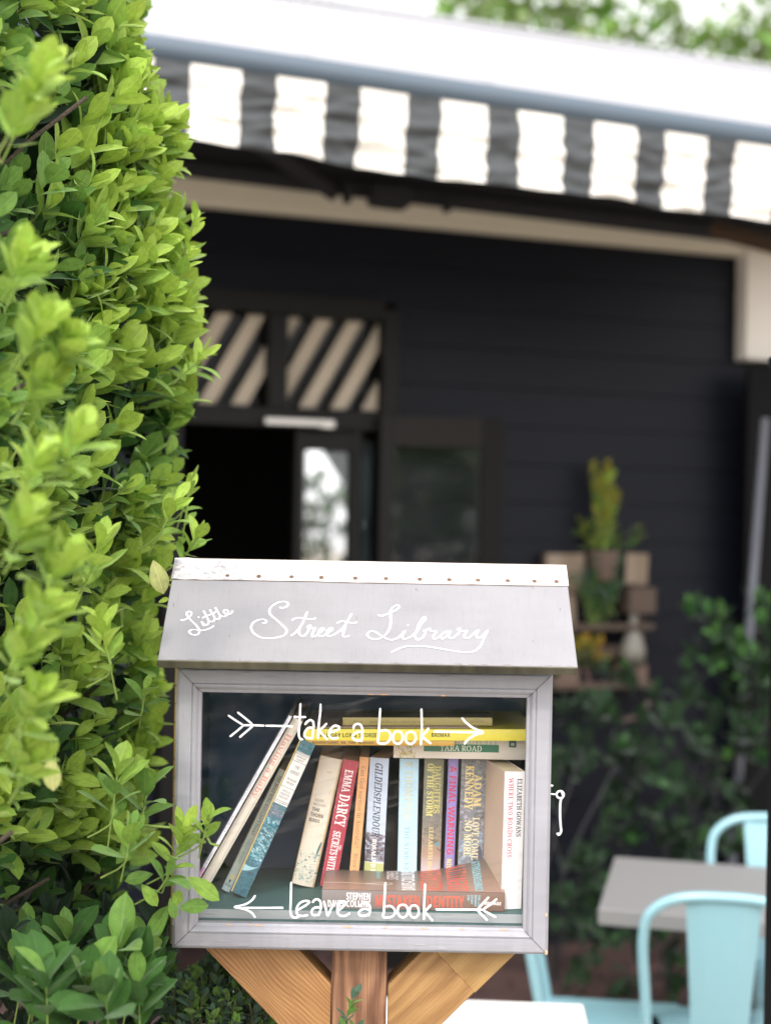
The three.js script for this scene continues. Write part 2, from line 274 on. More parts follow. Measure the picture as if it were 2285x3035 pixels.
// ------------------------------------------------------------------ the awning
{
  const P = at(565, 280, 4.0);
  const A = thing('striped_awning', 'black and white striped awning with a grey front bar over the terrace', 'awning', [P.x, 2.95, P.z], R(18));
  A.rotation.order = 'YXZ'; A.rotation.z = -0.031;
  const x0 = -1.45, x1 = 2.9, pitch = 0.2425;
  const fab = canvasTex(2048, 128, (x, w, h) => {
    x.fillStyle = '#363839'; x.fillRect(0, 0, w, h);
    const rn = rand(3);
    for (let k = -7; k < 14; k++) { const a = (k * pitch - x0) / (x1 - x0) * w, b = a + 0.141 / (x1 - x0) * w; x.fillStyle = '#d8d2c8'; x.beginPath(); x.moveTo(a, 0); for (let i = 0; i <= 8; i++) x.lineTo(a + (rn() - 0.5) * 2.4, i / 8 * h); for (let i = 8; i >= 0; i--) x.lineTo(b + (rn() - 0.5) * 2.4, i / 8 * h); x.fill(); }
    for (let i = 0; i < 5000; i++) { x.fillStyle = rn() < 0.5 ? 'rgba(0,0,0,0.06)' : 'rgba(255,255,255,0.03)'; x.fillRect(rn() * w, rn() * h, 12, 1); }
  });
  const cloth = std({ map: fab, roughness: 0.62 });
  const vg = new THREE.PlaneGeometry(x1 - x0, 0.225, 500, 26), p = vg.attributes.position;
  for (let i = 0; i < p.count; i++) {
    const x = p.getX(i), y = p.getY(i), t = 0.5 - y / 0.225, s = x * 5.3;
    const wr = (N(x * 5 + 60, y * 30 + 30) - 0.5) * 0.022 + (N(x * 16 + 90, y * 70 + 60) - 0.5) * 0.012 + 0.003 * Math.sin(y * 85 + N(x * 5 + 50, y * 20) * 14);
    p.setXYZ(i, x + (N(x * 8 + 70, y * 30 + 20) - 0.5) * 0.008, y - t * (N(x * 7 + 80, 4) - 0.5) * 0.016 - t * 0.02 * Math.exp(-Math.pow((x + 1.0) / 0.8, 2)) * -1, 0.01 + t * 0.02 * Math.sin(s) + wr * Math.min(1, t * 4));
  }
  vg.computeVertexNormals(); vg.translate((x0 + x1) / 2, -0.1125 + 0.005, 0);
  part('valance', vg, cloth, A);
  part('front_bar', new THREE.CylinderGeometry(0.042, 0.042, x1 - x0, 28).rotateZ(Math.PI / 2).translate((x0 + x1) / 2, 0.036, -0.022), M.awnBar, A);
  const cv = new THREE.PlaneGeometry(x1 - x0, 1.16, 60, 4); cv.rotateX(-Math.PI / 2 + 0.11); cv.translate((x0 + x1) / 2, 0.115, -0.6);
  part('canopy', cv, cloth, A);
  part('cassette', box(x1 - x0, 0.17, 0.14, (x0 + x1) / 2, 0.105, -1.2, 0.02), M.awnDark, A);
  part('under_bar', box(x1 - x0, 0.05, 0.05, (x0 + x1) / 2, -0.02, -1.1, 0.01), M.awnDark, A);
  part('folding_arm', bar(V(2.15, -0.055, -0.9), V(2.62, -0.28, -0.35), 0.05, 0.04), std({ color: lin(0.085, 0.05, 0.03), roughness: 0.5 }), A); part('folding_arm', bar(V(2.62, -0.28, -0.35), V(2.2, -0.03, -0.03), 0.04, 0.03), M.awnDark, A);
  part('folding_arm', [bar(V(0.72, -0.05, -1.08), V(0.2, 0.0, -0.5), 0.045, 0.035), bar(V(0.2, 0.0, -0.5), V(0.55, 0.02, -0.03), 0.04, 0.03)], M.awnDark, A);
  part('arm_bracket', box(0.15, 0.08, 0.1, 0.92, -0.04, -1.06, 0.02), M.awnDark, A); part('arm_bolt', box(0.03, 0.07, 0.04, 0.76, -0.05, -1.05, 0.01), M.awnDark, A); part('arm_bolt', box(0.03, 0.05, 0.04, 1.14, -0.05, -1.05, 0.01), M.awnDark, A);
}

// ------------------------------------------------------------------ leaves
function leafGeometry(width, fold, bend, rows = 7, tipPow = 1) {        // a leaf of length 1 along +y, face towards +z
  const pos = [], uv = [], idx = [];
  for (let j = 0; j <= rows; j++) {
    const t = j / rows, w = width * 0.5 * (Math.pow(Math.max(0, Math.sin(Math.PI * Math.pow(t, 1.1))), 0.74) * (0.74 + 0.3 * t) + 0.012);
    const ang = bend * t, y = bend ? Math.sin(ang) / bend : t, z = bend ? -(1 - Math.cos(ang)) / bend : 0;
    for (const s of [-1, -0.5, 0, 0.5, 1]) { pos.push(s * w * Math.cos(fold), y, z + Math.pow(Math.abs(s), 0.9) * w * Math.sin(fold) * (1 - 0.25 * Math.abs(s))); uv.push(0.5 + s * 0.5, t); }
  }
  for (let j = 0; j < rows; j++) for (let i = 0; i < 4; i++) { const a = j * 5 + i; idx.push(a, a + 1, a + 6, a, a + 6, a + 5); }
  const g = new THREE.BufferGeometry(); g.setAttribute('position', new THREE.Float32BufferAttribute(pos, 3)); g.setAttribute('uv', new THREE.Float32BufferAttribute(uv, 2)); g.setIndex(idx); g.computeVertexNormals(); return g;
}
const leafMap = dataTex(128, 256, (u, v) => {
  const x = Math.abs(u - 0.5) * 2, mid = Math.exp(-Math.pow(x / 0.05, 2)), ve = Math.pow(0.5 + 0.5 * Math.cos((v * 13 - x * 2.2) * 6.283), 14) * (1 - x) * 0.5;
  const blot = 0.86 + 0.14 * N(u * 5, v * 9, 5, 9) + 0.05 * N(u * 40, v * 60, 40, 60), edge = clamp((x - 0.9) * 7) * 0.25;
  const k = blot + 0.12 * mid + 0.05 * ve;
  return [clamp(k * 0.9 + 0.12 * mid + edge * 0.5), clamp(k * 0.94 + edge * 0.2), clamp(k * 0.85 + 0.1 * mid)];
});
const leafBump = dataTex(128, 256, (u, v) => { const x = Math.abs(u - 0.5) * 2, mid = Math.exp(-Math.pow(x / 0.07, 2)), ve = Math.pow(0.5 + 0.5 * Math.cos((v * 13 - x * 2.2) * 6.283), 8); return 0.7 - 0.5 * mid - 0.25 * ve; }, false);
const leafMat = (o = {}) => phys({ color: 0xffffff, map: leafMap, bumpMap: leafBump, bumpScale: 0.0006, roughness: 1, transmission: 0.4, thickness: 0, specularIntensity: 0.4, clearcoat: 0.22, clearcoatRoughness: 0.34, ...o });
const LEAF = [leafGeometry(0.50, 0.26, 0.35), leafGeometry(0.55, 0.18, -0.25), leafGeometry(0.46, 0.38, 0.7), leafGeometry(0.58, 0.22, 0.15)];
const leafBase = leafMat();
// colours of leaves (linear): fresh, middle, mature, deep
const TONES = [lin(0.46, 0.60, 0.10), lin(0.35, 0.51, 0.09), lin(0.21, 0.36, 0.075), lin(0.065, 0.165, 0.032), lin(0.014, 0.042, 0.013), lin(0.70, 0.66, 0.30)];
const toneMats = TONES.map((c) => leafMat({ color: c }));
const qLook = (dir, up) => { const y = dir.clone().normalize(), z = up.clone().addScaledVector(y, -up.dot(y)).normalize(), x = y.clone().cross(z); return new THREE.Quaternion().setFromRotationMatrix(new THREE.Matrix4().makeBasis(x, y, z)); };
function addLeaf(list, p, dir, up, len, tone, kind, rn) { list.push({ m: new THREE.Matrix4().compose(p, qLook(dir, up), V(len * (0.9 + 0.25 * rn()), len, len)), tone, kind, p, len }); }
// a shoot: leaves in a spiral round a stem, the last ones bunched and upright
function shoot(list, stems, base, dir, n, leafLen, stemLen, tones, rn, light = 0.2) {
  dir = dir.clone().normalize();
  const side = Math.abs(dir.y) < 0.9 ? V(0, 1, 0).cross(dir).normalize() : V(1, 0, 0), oth = dir.clone().cross(side), bendTo = V(0, 0.25, 0);
  const ptAt = (t) => base.clone().addScaledVector(dir, stemLen * t).addScaledVector(bendTo, stemLen * t * t * 0.5);
  let ph = rn() * 6.28;
  for (let i = 0; i < n; i++) {
    const t = n > 1 ? Math.pow(i / (n - 1), 0.75) : 1, open = lerp(1.05, 0.42, t) + (rn() - 0.5) * 0.35; ph += 2.4 + (rn() - 0.5) * 0.5;
    const radial = side.clone().multiplyScalar(Math.cos(ph)).addScaledVector(oth, Math.sin(ph));
    const d = dir.clone().multiplyScalar(Math.cos(open)).addScaledVector(radial, Math.sin(open)); d.y += light;
    const up = dir.clone().multiplyScalar(Math.sin(open)).addScaledVector(radial, -Math.cos(open)).addScaledVector(V(0, 1, 0), 0.35);
    const len = leafLen * (i < 1 ? 0.9 : 1) * (0.78 + 0.42 * rn()) * lerp(1, 0.72, Math.max(0, t - 0.7) / 0.3);
    const k = rn(), tone = tones[Math.min(tones.length - 1, Math.floor((1 - t) * tones.length * 0.8 + k * 1.1))];
    addLeaf(list, ptAt(t * 0.97), d, up, len, tone, Math.floor(rn() * 4), rn);
  }
  if (stems) stems.push(tube([base.clone().addScaledVector(dir, -stemLen * 0.6), base, ptAt(0.6), ptAt(1)], 0.0011, 5, 4));
}
// which leaves show most in the photograph: a coarse depth map of leaf points
function visibleLeaves(list, blockers) {
  const w = 457, h = 607, zb = new Float32Array(w * h).fill(9), ib = new Int32Array(w * h).fill(-1), pt = V(0, 0, 0);
  list.forEach((l, i) => {
    for (const [a, b] of leafSpots) {
      pt.set(a * 0.44, b, 0).applyMatrix4(l.m); const z = -pt.z; if (z < 0.2) continue;
      let X = pt.x / z * FOCAL, Y = -(pt.y - EYE) / z * FOCAL; const sx = (X - ROLL * Y + 1142.5) / 5 | 0, sy = (Y + ROLL * X + 1517.5) / 5 | 0;
      if (sx < 0 || sy < 0 || sx >= w || sy >= h) continue;
      const k = sx + sy * w; if (z < zb[k]) { zb[k] = z; ib[k] = i; }
    }
  });
  const count = new Int32Array(list.length); for (const i of ib) if (i >= 0) count[i]++;
  return count;
}
const leafSpots = []; for (let b = 0.05; b < 1; b += 0.06) for (let a = -0.45; a <= 0.46; a += 0.15) if (Math.abs(a) < 0.48 * Math.sin(Math.PI * b) + 0.03) leafSpots.push([a, b]);
function plantLeaves(parent, list, most, partName = 'leaf', massName = 'foliage', tint = 1) {
  const count = most ? visibleLeaves(list) : null, order = list.map((_, i) => i); if (count) order.sort((a, b) => count[b] - count[a]);
  const own = new Set(order.slice(0, most)); if (count) for (const i of [...own]) if (count[i] < 3) own.delete(i);
  const rest = [[], [], [], []];
  list.forEach((l, i) => { if (own.has(i)) { const m = part(partName, LEAF[l.kind], toneMats[l.tone], parent); m.matrix.copy(l.m); m.matrix.decompose(m.position, m.quaternion, m.scale); } else rest[l.kind].push(l); });
  const c = new THREE.Color(), rn = rand(list.length);
  rest.forEach((r, k) => {
    if (!r.length) return; const im = new THREE.InstancedMesh(LEAF[k], leafBase, r.length); im.name = massName; im.userData.kind = 'stuff';
    r.forEach((l, i) => { im.setMatrixAt(i, l.m); const f = tint * (0.82 + 0.36 * rn()), g = 0.94 + 0.12 * rn(); im.setColorAt(i, c.copy(TONES[l.tone]).multiply(lin(f * g, f, f))); });
    im.castShadow = im.receiveShadow = true; parent.add(im);
  });
}

// ------------------------------------------------------------------ the hedge at the left
{
  const H = thing('hedge', 'tall bright green hedge with fresh shoots crowding the left of the book cabinet', 'hedge', [-0.6, 0, -1.75]);
  const rn = rand(21), list = [], stems = [];
  const tab = [[0.0, -0.40], [1.0, -0.375], [1.2, -0.365], [1.33, -0.332], [1.5, -0.322], [1.62, -0.318], [1.74, -0.288], [1.9, -0.285], [2.02, -0.284], [2.12, -0.304], [2.25, -0.318], [2.48, -0.37], [2.75, -0.41]];
  const prof = (y) => { for (let i = 1; i < tab.length; i++) if (y <= tab[i][0]) { const [a, b] = tab[i - 1], [c, d] = tab[i]; return lerp(b, d, (y - a) / (c - a)); } return -0.42; };
  const face = (y, z) => prof(y) - 0.045 - Math.max(0, 2.12 - z) * 0.30 + 0.055 * (N(y * 4.5 + 20, z * 4.5 + 9) - 0.35);
  const top = 2.62;
  // outer growth: fresh shoots
  for (let i = 0; i < 980; i++) {
    const z = lerp(1.52, 2.3, Math.pow(rn(), 0.85)), y = lerp(1.75 - 0.25 * z, top, rn()), x = face(y, z) - rn() * 0.035;
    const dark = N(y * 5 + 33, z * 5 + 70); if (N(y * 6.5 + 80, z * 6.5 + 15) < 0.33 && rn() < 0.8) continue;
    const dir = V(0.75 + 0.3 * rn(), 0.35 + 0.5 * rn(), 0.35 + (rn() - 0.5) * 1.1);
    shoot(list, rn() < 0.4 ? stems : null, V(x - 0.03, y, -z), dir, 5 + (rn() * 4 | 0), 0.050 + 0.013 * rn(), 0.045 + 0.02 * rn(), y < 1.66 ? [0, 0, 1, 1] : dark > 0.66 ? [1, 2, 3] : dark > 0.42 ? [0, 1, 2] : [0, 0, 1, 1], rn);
  }
  // inner layer: older, darker leaves
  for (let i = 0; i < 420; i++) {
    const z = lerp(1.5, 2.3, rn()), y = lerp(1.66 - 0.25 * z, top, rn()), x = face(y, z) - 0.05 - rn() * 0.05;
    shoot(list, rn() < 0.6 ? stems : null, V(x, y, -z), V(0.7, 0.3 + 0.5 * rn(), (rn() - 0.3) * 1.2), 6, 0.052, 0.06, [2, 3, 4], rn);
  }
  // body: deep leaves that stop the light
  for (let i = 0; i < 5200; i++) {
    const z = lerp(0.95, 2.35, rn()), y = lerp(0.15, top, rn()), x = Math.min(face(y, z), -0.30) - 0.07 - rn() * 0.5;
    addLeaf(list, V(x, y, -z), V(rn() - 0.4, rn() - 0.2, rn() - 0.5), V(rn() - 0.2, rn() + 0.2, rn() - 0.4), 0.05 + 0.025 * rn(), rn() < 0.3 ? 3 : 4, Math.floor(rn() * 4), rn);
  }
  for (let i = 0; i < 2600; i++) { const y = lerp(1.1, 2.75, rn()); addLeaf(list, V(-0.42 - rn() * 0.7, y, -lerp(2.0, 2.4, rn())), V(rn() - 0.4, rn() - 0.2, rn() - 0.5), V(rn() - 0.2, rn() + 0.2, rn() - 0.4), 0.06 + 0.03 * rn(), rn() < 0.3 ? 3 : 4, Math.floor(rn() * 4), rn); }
  // mature shoots low down, by the foot of the picture
  const low = [[110, 2900], [190, 2840], [60, 2990], [280, 2860], [330, 2930], [210, 3000], [140, 2960], [400, 2930], [450, 2860], [420, 2980], [300, 3010], [370, 2860], [250, 2930], [80, 2840], [420, 2890], [30, 2900]];
  for (const [x, y] of low) { const d = lerp(1.62, 1.95, rn()), p = at(x + (rn() - 0.5) * 50, y + 55 + (rn() - 0.5) * 50, d); shoot(list, stems, p, V(0.35 * (rn() - 0.2), 0.8, 0.5 * rn() + 0.15), 9, 0.064, 0.05, [2, 3, 3], rn, 0.1); }
  for (let i = 0; i < 60; i++) { const p = at(lerp(0, 600, rn()), lerp(2700, 3300, rn()), lerp(1.8, 2.25, rn())); p.x = Math.min(p.x, -0.34 + 0.05 * rn()); shoot(list, null, p, V(rn() - 0.4, 0.6, rn() - 0.2), 7, 0.055, 0.06, [4], rn, 0.1); }
  // single sprays that stand out against the dark wall and across the cabinet
  const spray = (pts, z, len, n, tones = [0, 0, 1]) => {       // [base, tip] in the photograph
    const a = at(...pts[0], z), b = at(...pts[1], z - 0.012), d = b.clone().sub(a); shoot(list, stems, a, d, n, len, d.length(), tones, rn, 0.05);
    stems.push(tube([a.clone().add(V(-0.03, -0.02, -0.01)), a, a.clone().lerp(b, 0.5), b], 0.0013, 6, 5));
  };
  spray([[530, 790], [578, 660]], 2.12, 0.042, 9); spray([[515, 860], [560, 760]], 2.1, 0.040, 8); spray([[545, 1110], [600, 1060]], 2.08, 0.042, 7); spray([[540, 1520], [566, 1440]], 2.1, 0.036, 6);
  spray([[540, 1660], [590, 1590]], 2.07, 0.037, 9, [0, 1, 1]); spray([[528, 1690], [560, 1480]], 2.09, 0.03, 5, [1]); spray([[470, 1590], [520, 1500]], 2.0, 0.045, 9);
  spray([[250, 1740], [300, 1620]], 1.72, 0.05, 11); spray([[330, 1990], [300, 1850]], 1.7, 0.048, 9); spray([[420, 2120], [430, 2060]], 1.9, 0.045, 5, [1, 2]);
  spray([[330, 2440], [350, 2290]], 1.78, 0.05, 10, [1, 2]); spray([[420, 2430], [440, 2330]], 1.82, 0.047, 8, [1, 2]); spray([[505, 2580], [545, 2470]], 1.80, 0.044, 13, [0, 0, 1]);
  spray([[600, 2500], [618, 2425]], 1.79, 0.034, 9, [0, 1]); spray([[470, 2640], [500, 2600]], 1.8, 0.04, 6, [1, 2]); spray([[370, 2560], [390, 2470]], 1.76, 0.045, 9, [1, 2]);
  stems.push(tube([at(330, 2435, 1.85), at(450, 2448, 1.81), at(560, 2456, 1.795), at(600, 2458, 1.79), at(625, 2500, 1.79), at(650, 2507, 1.79)], 0.0016, 16, 6));
  for (const [x, y] of [[40, 780], [90, 1130], [150, 1010], [60, 1360], [170, 1290], [50, 1560], [130, 1650], [70, 960], [40, 330], [90, 230], [30, 1900], [110, 1790], [60, 2080], [40, 2230]]) for (let k = 0; k < 2; k++) shoot(list, stems, at(x + 40 * (rn() - 0.5), y + 90 + 50 * (rn() - 0.5), 1.36 + 0.12 * rn()), V(0.5, 0.8, 0.1 + 0.3 * rn()), 10, 0.044, 0.034, [0, 0, 1], rn, 0.1);
  { // leaves that lie across the frame of the cabinet
    const L = (x, y, x2, y2, tone, kind, z = 1.80) => { const a = at(x, y, z), b = at(x2, y2, z - 0.006); addLeaf(list, a, b.clone().sub(a), V(0.1, 0.5, 0.8), a.distanceTo(b), tone, kind, rn); };
    L(555, 2598, 655, 2665, 1, 0); L(530, 2690, 618, 2682, 2, 3); L(505, 2660, 520, 2725, 2, 0); L(515, 2690, 540, 2635, 1, 1); L(420, 2620, 470, 2685, 1, 0); L(455, 2590, 370, 2610, 2, 3);
    L(150, 2240, 160, 2345, 5, 3, 1.55); L(455, 1660, 487, 1760, 5, 3, 1.95); L(345, 2560, 385, 2510, 2, 1); L(500, 1720, 545, 1710, 1, 0, 1.93); L(470, 1785, 500, 1772, 0, 0, 1.93);
  }
  plantLeaves(H, list.map((l) => { l.m.premultiply(new THREE.Matrix4().makeTranslation(0, 0, 0)); return l; }), 300);
  const tw = part('twig', stems, M.twigGreen, H); tw.userData.kind = 'stuff';
  const br = []; for (let i = 0; i < 40; i++) { const z = lerp(1.15, 2.25, rn()), y = lerp(1.0, 2.2, rn()), x = -0.48 - 0.1 * rn(); br.push(tube([V(x - 0.1, y - 0.25, -z), V(x, y - 0.05, -z + 0.02), V(x + 0.08 + 0.03 * rn(), y + 0.06 * rn(), -z + 0.1 * (rn() - 0.3))], 0.0028, 8, 5)); }
  part('branch', br, M.bark, H).userData.kind = 'stuff';
  for (const z of [1.2, 1.55, 1.9, 2.2]) part('trunk', tube([[-0.62, 0, -z], [-0.6, 0.5, -z + 0.03], [-0.62, 1.2, -z - 0.03], [-0.58, 2.0, -z]], 0.016, 12, 7), M.bark, H);
  H.children.forEach((c) => { c.position.x += 0.6; c.position.z += 1.75; });
}

// ------------------------------------------------------------------ the book cabinet
const LX = -0.0225, LZ = -1.855, FLOOR = 1.227;
const lib = thing('street_library', 'grey painted wooden book cabinet with glass door on a timber post', 'book cabinet', [LX, 0, LZ]);
const toLib = (p) => p.clone().sub(V(LX, 0, LZ));
const hw = 0.2388, y0 = 1.181, y1 = 1.539;
{ // cabinet body
  const D = 0.255, t = 0.012;
  part('cabinet_side', box(t, y1 - y0 + 0.005, D - 0.02, -hw + t / 2, (y0 + y1) / 2 + 0.002, -0.02 - (D - 0.02) / 2, 0.001), M.paint, lib);
  part('cabinet_side', box(t, y1 - y0 + 0.005, D - 0.02, hw - t / 2, (y0 + y1) / 2 + 0.002, -0.02 - (D - 0.02) / 2, 0.001), M.paint, lib);
  const iw = 2 * (hw - t) - 0.001;
  part('cabinet_floor', box(iw, FLOOR - 1.186, D - 0.034, 0, (FLOOR + 1.186) / 2, -0.0225 - (D - 0.034) / 2, 0.0012), M.teal, lib);
  part('floor_edge', box(iw, 0.0115, 0.0012, 0, FLOOR - 0.0062, -0.0216, 0.0003), std({ color: lin(0.26, 0.28, 0.28), roughness: 0.6, bumpMap: paintBumpAlong, bumpScale: 0.001 }), lib);
  part('cabinet_top', box(iw, 0.012, D - 0.034, 0, y1 - 0.006, -0.0225 - (D - 0.034) / 2, 0.001), M.navy, lib);
  part('cabinet_back', box(2 * hw, y1 - y0, 0.008, 0, (y0 + y1) / 2, -D - 0.004, 0.001), M.navy, lib);
  part('inner_lining', [box(0.002, 0.295, D - 0.03, -hw + t + 0.0012, FLOOR + 0.149, -0.0235 - (D - 0.034) / 2, 0), box(0.002, 0.295, D - 0.03, hw - t - 0.0012, FLOOR + 0.149, -0.0235 - (D - 0.034) / 2, 0)], M.navy, lib);
}
{ // door: four mitred rails round the pane
  const door = new THREE.Group(); door.name = 'door'; lib.add(door);
  const prof = [[0, -0.018], [0, -0.0055], [0.0012, -0.0045], [0.0028, -0.0042], [0.0032, -0.0008], [0.0045, 0], [0.0198, 0], [0.0204, -0.0016], [0.0211, -0.0016], [0.0216, -0.0002], [0.0232, 0.0006], [0.0252, -0.0004], [0.0275, -0.0028], [0.0285, -0.0048], [0.0300, -0.0050], [0.0322, -0.0060], [0.0322, -0.0170]];
  const rail = (len, name) => {
    const pos = [], uv = [], n = 40;
    for (let k = 0; k < prof.length - 1; k++) for (let i = 0; i < n; i++) {
      const q = (w, s) => -len / 2 + w + (len - 2 * w) * s, [wa, za] = prof[k], [wb, zb] = prof[k + 1], s0 = i / n, s1 = (i + 1) / n;
      const P = [[q(wa, s0), wa, za], [q(wa, s1), wa, za], [q(wb, s1), wb, zb], [q(wb, s0), wb, zb]];
      for (const j of [0, 1, 2, 0, 2, 3]) { pos.push(...P[j]); uv.push(P[j][0] + name * 0.37, P[j][1] + name * 0.11); }
    }
    const g = new THREE.BufferGeometry(); g.setAttribute('position', new THREE.Float32BufferAttribute(pos, 3)); g.setAttribute('uv', new THREE.Float32BufferAttribute(uv, 2)); g.computeVertexNormals(); return toCreasedNormals(g, 0.5);
  };
  const W2 = 2 * hw, H2 = y1 - y0, cy = (y0 + y1) / 2, chips = [];
  const r1 = part('rail', rail(W2 - 0.0004, 1), M.rail, door); r1.position.set(0, y0, 0);
  const r2 = part('rail', rail(W2 - 0.0004, 2), M.rail, door); r2.position.set(0, y1, 0); r2.rotation.z = Math.PI;
  const r3 = part('stile', rail(H2 - 0.0004, 3), M.rail, door); r3.position.set(hw, cy, 0.0003); r3.rotation.z = Math.PI / 2;
  const r4 = part('stile', rail(H2 - 0.0004, 4), M.rail, door); r4.position.set(-hw, cy, 0.0003); r4.rotation.z = -Math.PI / 2;
  // dark line of the mitred corners
  const mj = []; for (const [sx, sy] of [[-1, -1], [1, -1], [-1, 1], [1, 1]]) { const g = new THREE.BoxGeometry(0.0428, 0.00045, 0.0004); g.rotateZ(sx * sy > 0 ? R(45) : R(-45)); g.translate(sx * (hw - 0.0155), sy > 0 ? y1 - 0.0155 : y0 + 0.0155, 0.0006); mj.push(g); }
  part('mitre_joint', mj, M.joint, door);
  const rn = rand(8);
  for (let i = 0; i < 11; i++) { const x = i < 8 ? lerp(-0.19, 0.2, rn()) : lerp(0.0, 0.2, rn()), yy = i < 8 ? y0 + 0.0305 : y1 - 0.0312; chips.push(new THREE.CircleGeometry(0.0011, 7).scale(2 + 5 * rn(), 0.7 + 0.4 * rn(), 1).translate(x, yy, -0.0042)); }
  chips.push(new THREE.CircleGeometry(0.002, 7).scale(1, 1.6, 1).translate(hw - 0.0026, y0 + 0.004, 0.0008), new THREE.CircleGeometry(0.0012, 7).scale(1, 2.2, 1).translate(hw - 0.0035, y0 + 0.052, 0.0008));
  part('bare_wood_chips', chips, M.chip, door);
  const pw = 2 * (hw - 0.0300), ph = H2 - 0.060, pane = part('glass_pane', new THREE.PlaneGeometry(pw, ph).translate(0, cy, -0.0075), M.pane, door);
  // hand lettering on the glass: stroke paths in the units of their own tracing, offset and scale
  const GZ = LZ - 0.0068;
  const S = strokes(GZ, V(0, 0, 1), 0.0026, [
    [660, 2060, 4.897, '80,290 190,365 298,432|105,605 200,530 305,440|215,245 330,335 437,424|245,615 345,530 442,447|300,436 430,437 530,440 612,443|622,443 800,446 1022,452|1130,115 1125,250 1118,400 1108,540 1112,600 1135,638 1170,640|1030,313 1120,318 1215,317|1190,430 1230,385 1270,362 1308,378 1322,430 1318,500 1310,570 1297,640|1314,470 1250,475 1205,520 1188,570 1205,610 1250,622 1300,625|1424,120 1418,250 1400,400 1390,520 1385,635|1515,405 1465,460 1415,515 1470,590 1528,652'],
    [980, 2060, 3.469, '-14,388 40,368 92,342 82,322 40,314 5,345 -14,390 -8,425 25,445 85,436|232,350 245,310 275,295 308,305 325,345 325,410 318,482|324,380 280,378 240,400 226,430 245,458 280,466 318,462|510,130 505,220 498,330 492,420 488,485 530,498 575,490 608,455 615,410 598,375 560,358 500,372|690,368 655,385 640,430 650,478 685,500 725,480 740,430 725,385 690,368|820,372 785,388 768,432 780,480 818,502 858,480 874,435 860,390 820,372|932,135 935,250 936,350 930,440 926,515|1010,335 980,375 945,418 985,462 1032,500|1060,372 1250,377 1420,380 1570,383|1345,232 1400,290 1480,345 1572,380|1370,505 1400,465 1450,425 1500,400 1572,386'],
    [680, 2600, 4.1625, '670,372 420,373 170,372|325,215 290,268 245,305 190,332 58,362|58,366 140,378 210,396 280,435 325,495|765,50 762,180 758,320 756,420 768,468 808,494 862,480|838,402 900,368 960,330 988,298 945,286 880,308 840,360 830,420 850,462 900,472 975,461|1025,312 1050,278 1085,266 1118,288 1130,340 1125,400 1095,475|1122,368 1065,368 1025,395 1014,430 1035,458 1085,462|1165,285 1190,375 1215,468 1255,385 1300,305|1340,410 1400,360 1440,312 1405,290 1360,318 1335,375 1335,430 1365,465 1430,470 1490,435'],
    [1060, 2600, 3.784, '22,330 50,290 90,278 130,305 142,360 120,432|134,362 75,350 25,372 12,400 35,425 85,425 126,408|312,50 305,160 300,260 296,360 290,440 340,446 390,432 420,390 405,345 370,318 315,322|505,298 465,318 448,372 465,425 505,446 545,425 562,372 545,318 505,298|632,306 595,325 582,378 598,430 634,448 670,428 684,378 668,325 632,306|754,65 750,180 746,300 742,400 740,472|822,300 790,340 756,380 795,430 842,486|870,355 1050,357 1230,358 1400,358|1468,215 1405,285 1340,355|1340,362 1395,420 1455,480|1560,235 1485,300 1410,360 1480,405 1550,445'],
  ], false);
  part('white_lettering', S, M.white, door);
  // brass piano hinge at the left, hook and eye at the right
  const hg = []; for (let i = 0; i < 15; i++) hg.push(new THREE.CylinderGeometry(0.0024, 0.0024, 0.0225, 8).translate(0, y0 + 0.012 + i * 0.0237, 0));
  part('piano_hinge', hg, M.brass, door).position.set(-hw - 0.0028, 0, -0.0215);
  const eye = toLib(at(1650, 2355, 1.872)), hk = new THREE.Group(); hk.name = 'hook_latch'; lib.add(hk);
  part('screw_eye', [new THREE.TorusGeometry(0.0046, 0.0015, 8, 20).translate(eye.x + 0.004, eye.y, eye.z), tube([[hw - 0.002, eye.y + 0.001, eye.z], [eye.x + 0.0, eye.y, eye.z]], 0.0011, 1, 6), tube([[hw - 0.001, eye.y + 0.012, eye.z], [hw + 0.004, eye.y + 0.011, eye.z]], 0.0016, 1, 6)], M.whiteMetal, hk);
  part('hook', tube([[eye.x + 0.006, eye.y + 0.0035, eye.z + 0.002], [eye.x + 0.0075, eye.y - 0.0015, eye.z + 0.003], [eye.x + 0.0048, eye.y - 0.006, eye.z + 0.002], [eye.x + 0.0042, eye.y - 0.025, eye.z + 0.001], [eye.x + 0.0052, eye.y - 0.040, eye.z + 0.001], [eye.x + 0.0058, eye.y - 0.047, eye.z + 0.001], [eye.x + 0.0028, eye.y - 0.0515, eye.z + 0.001], [eye.x + 0.0008, eye.y - 0.049, eye.z + 0.001]], 0.0017, 40, 7), M.whiteMetal, hk);
}
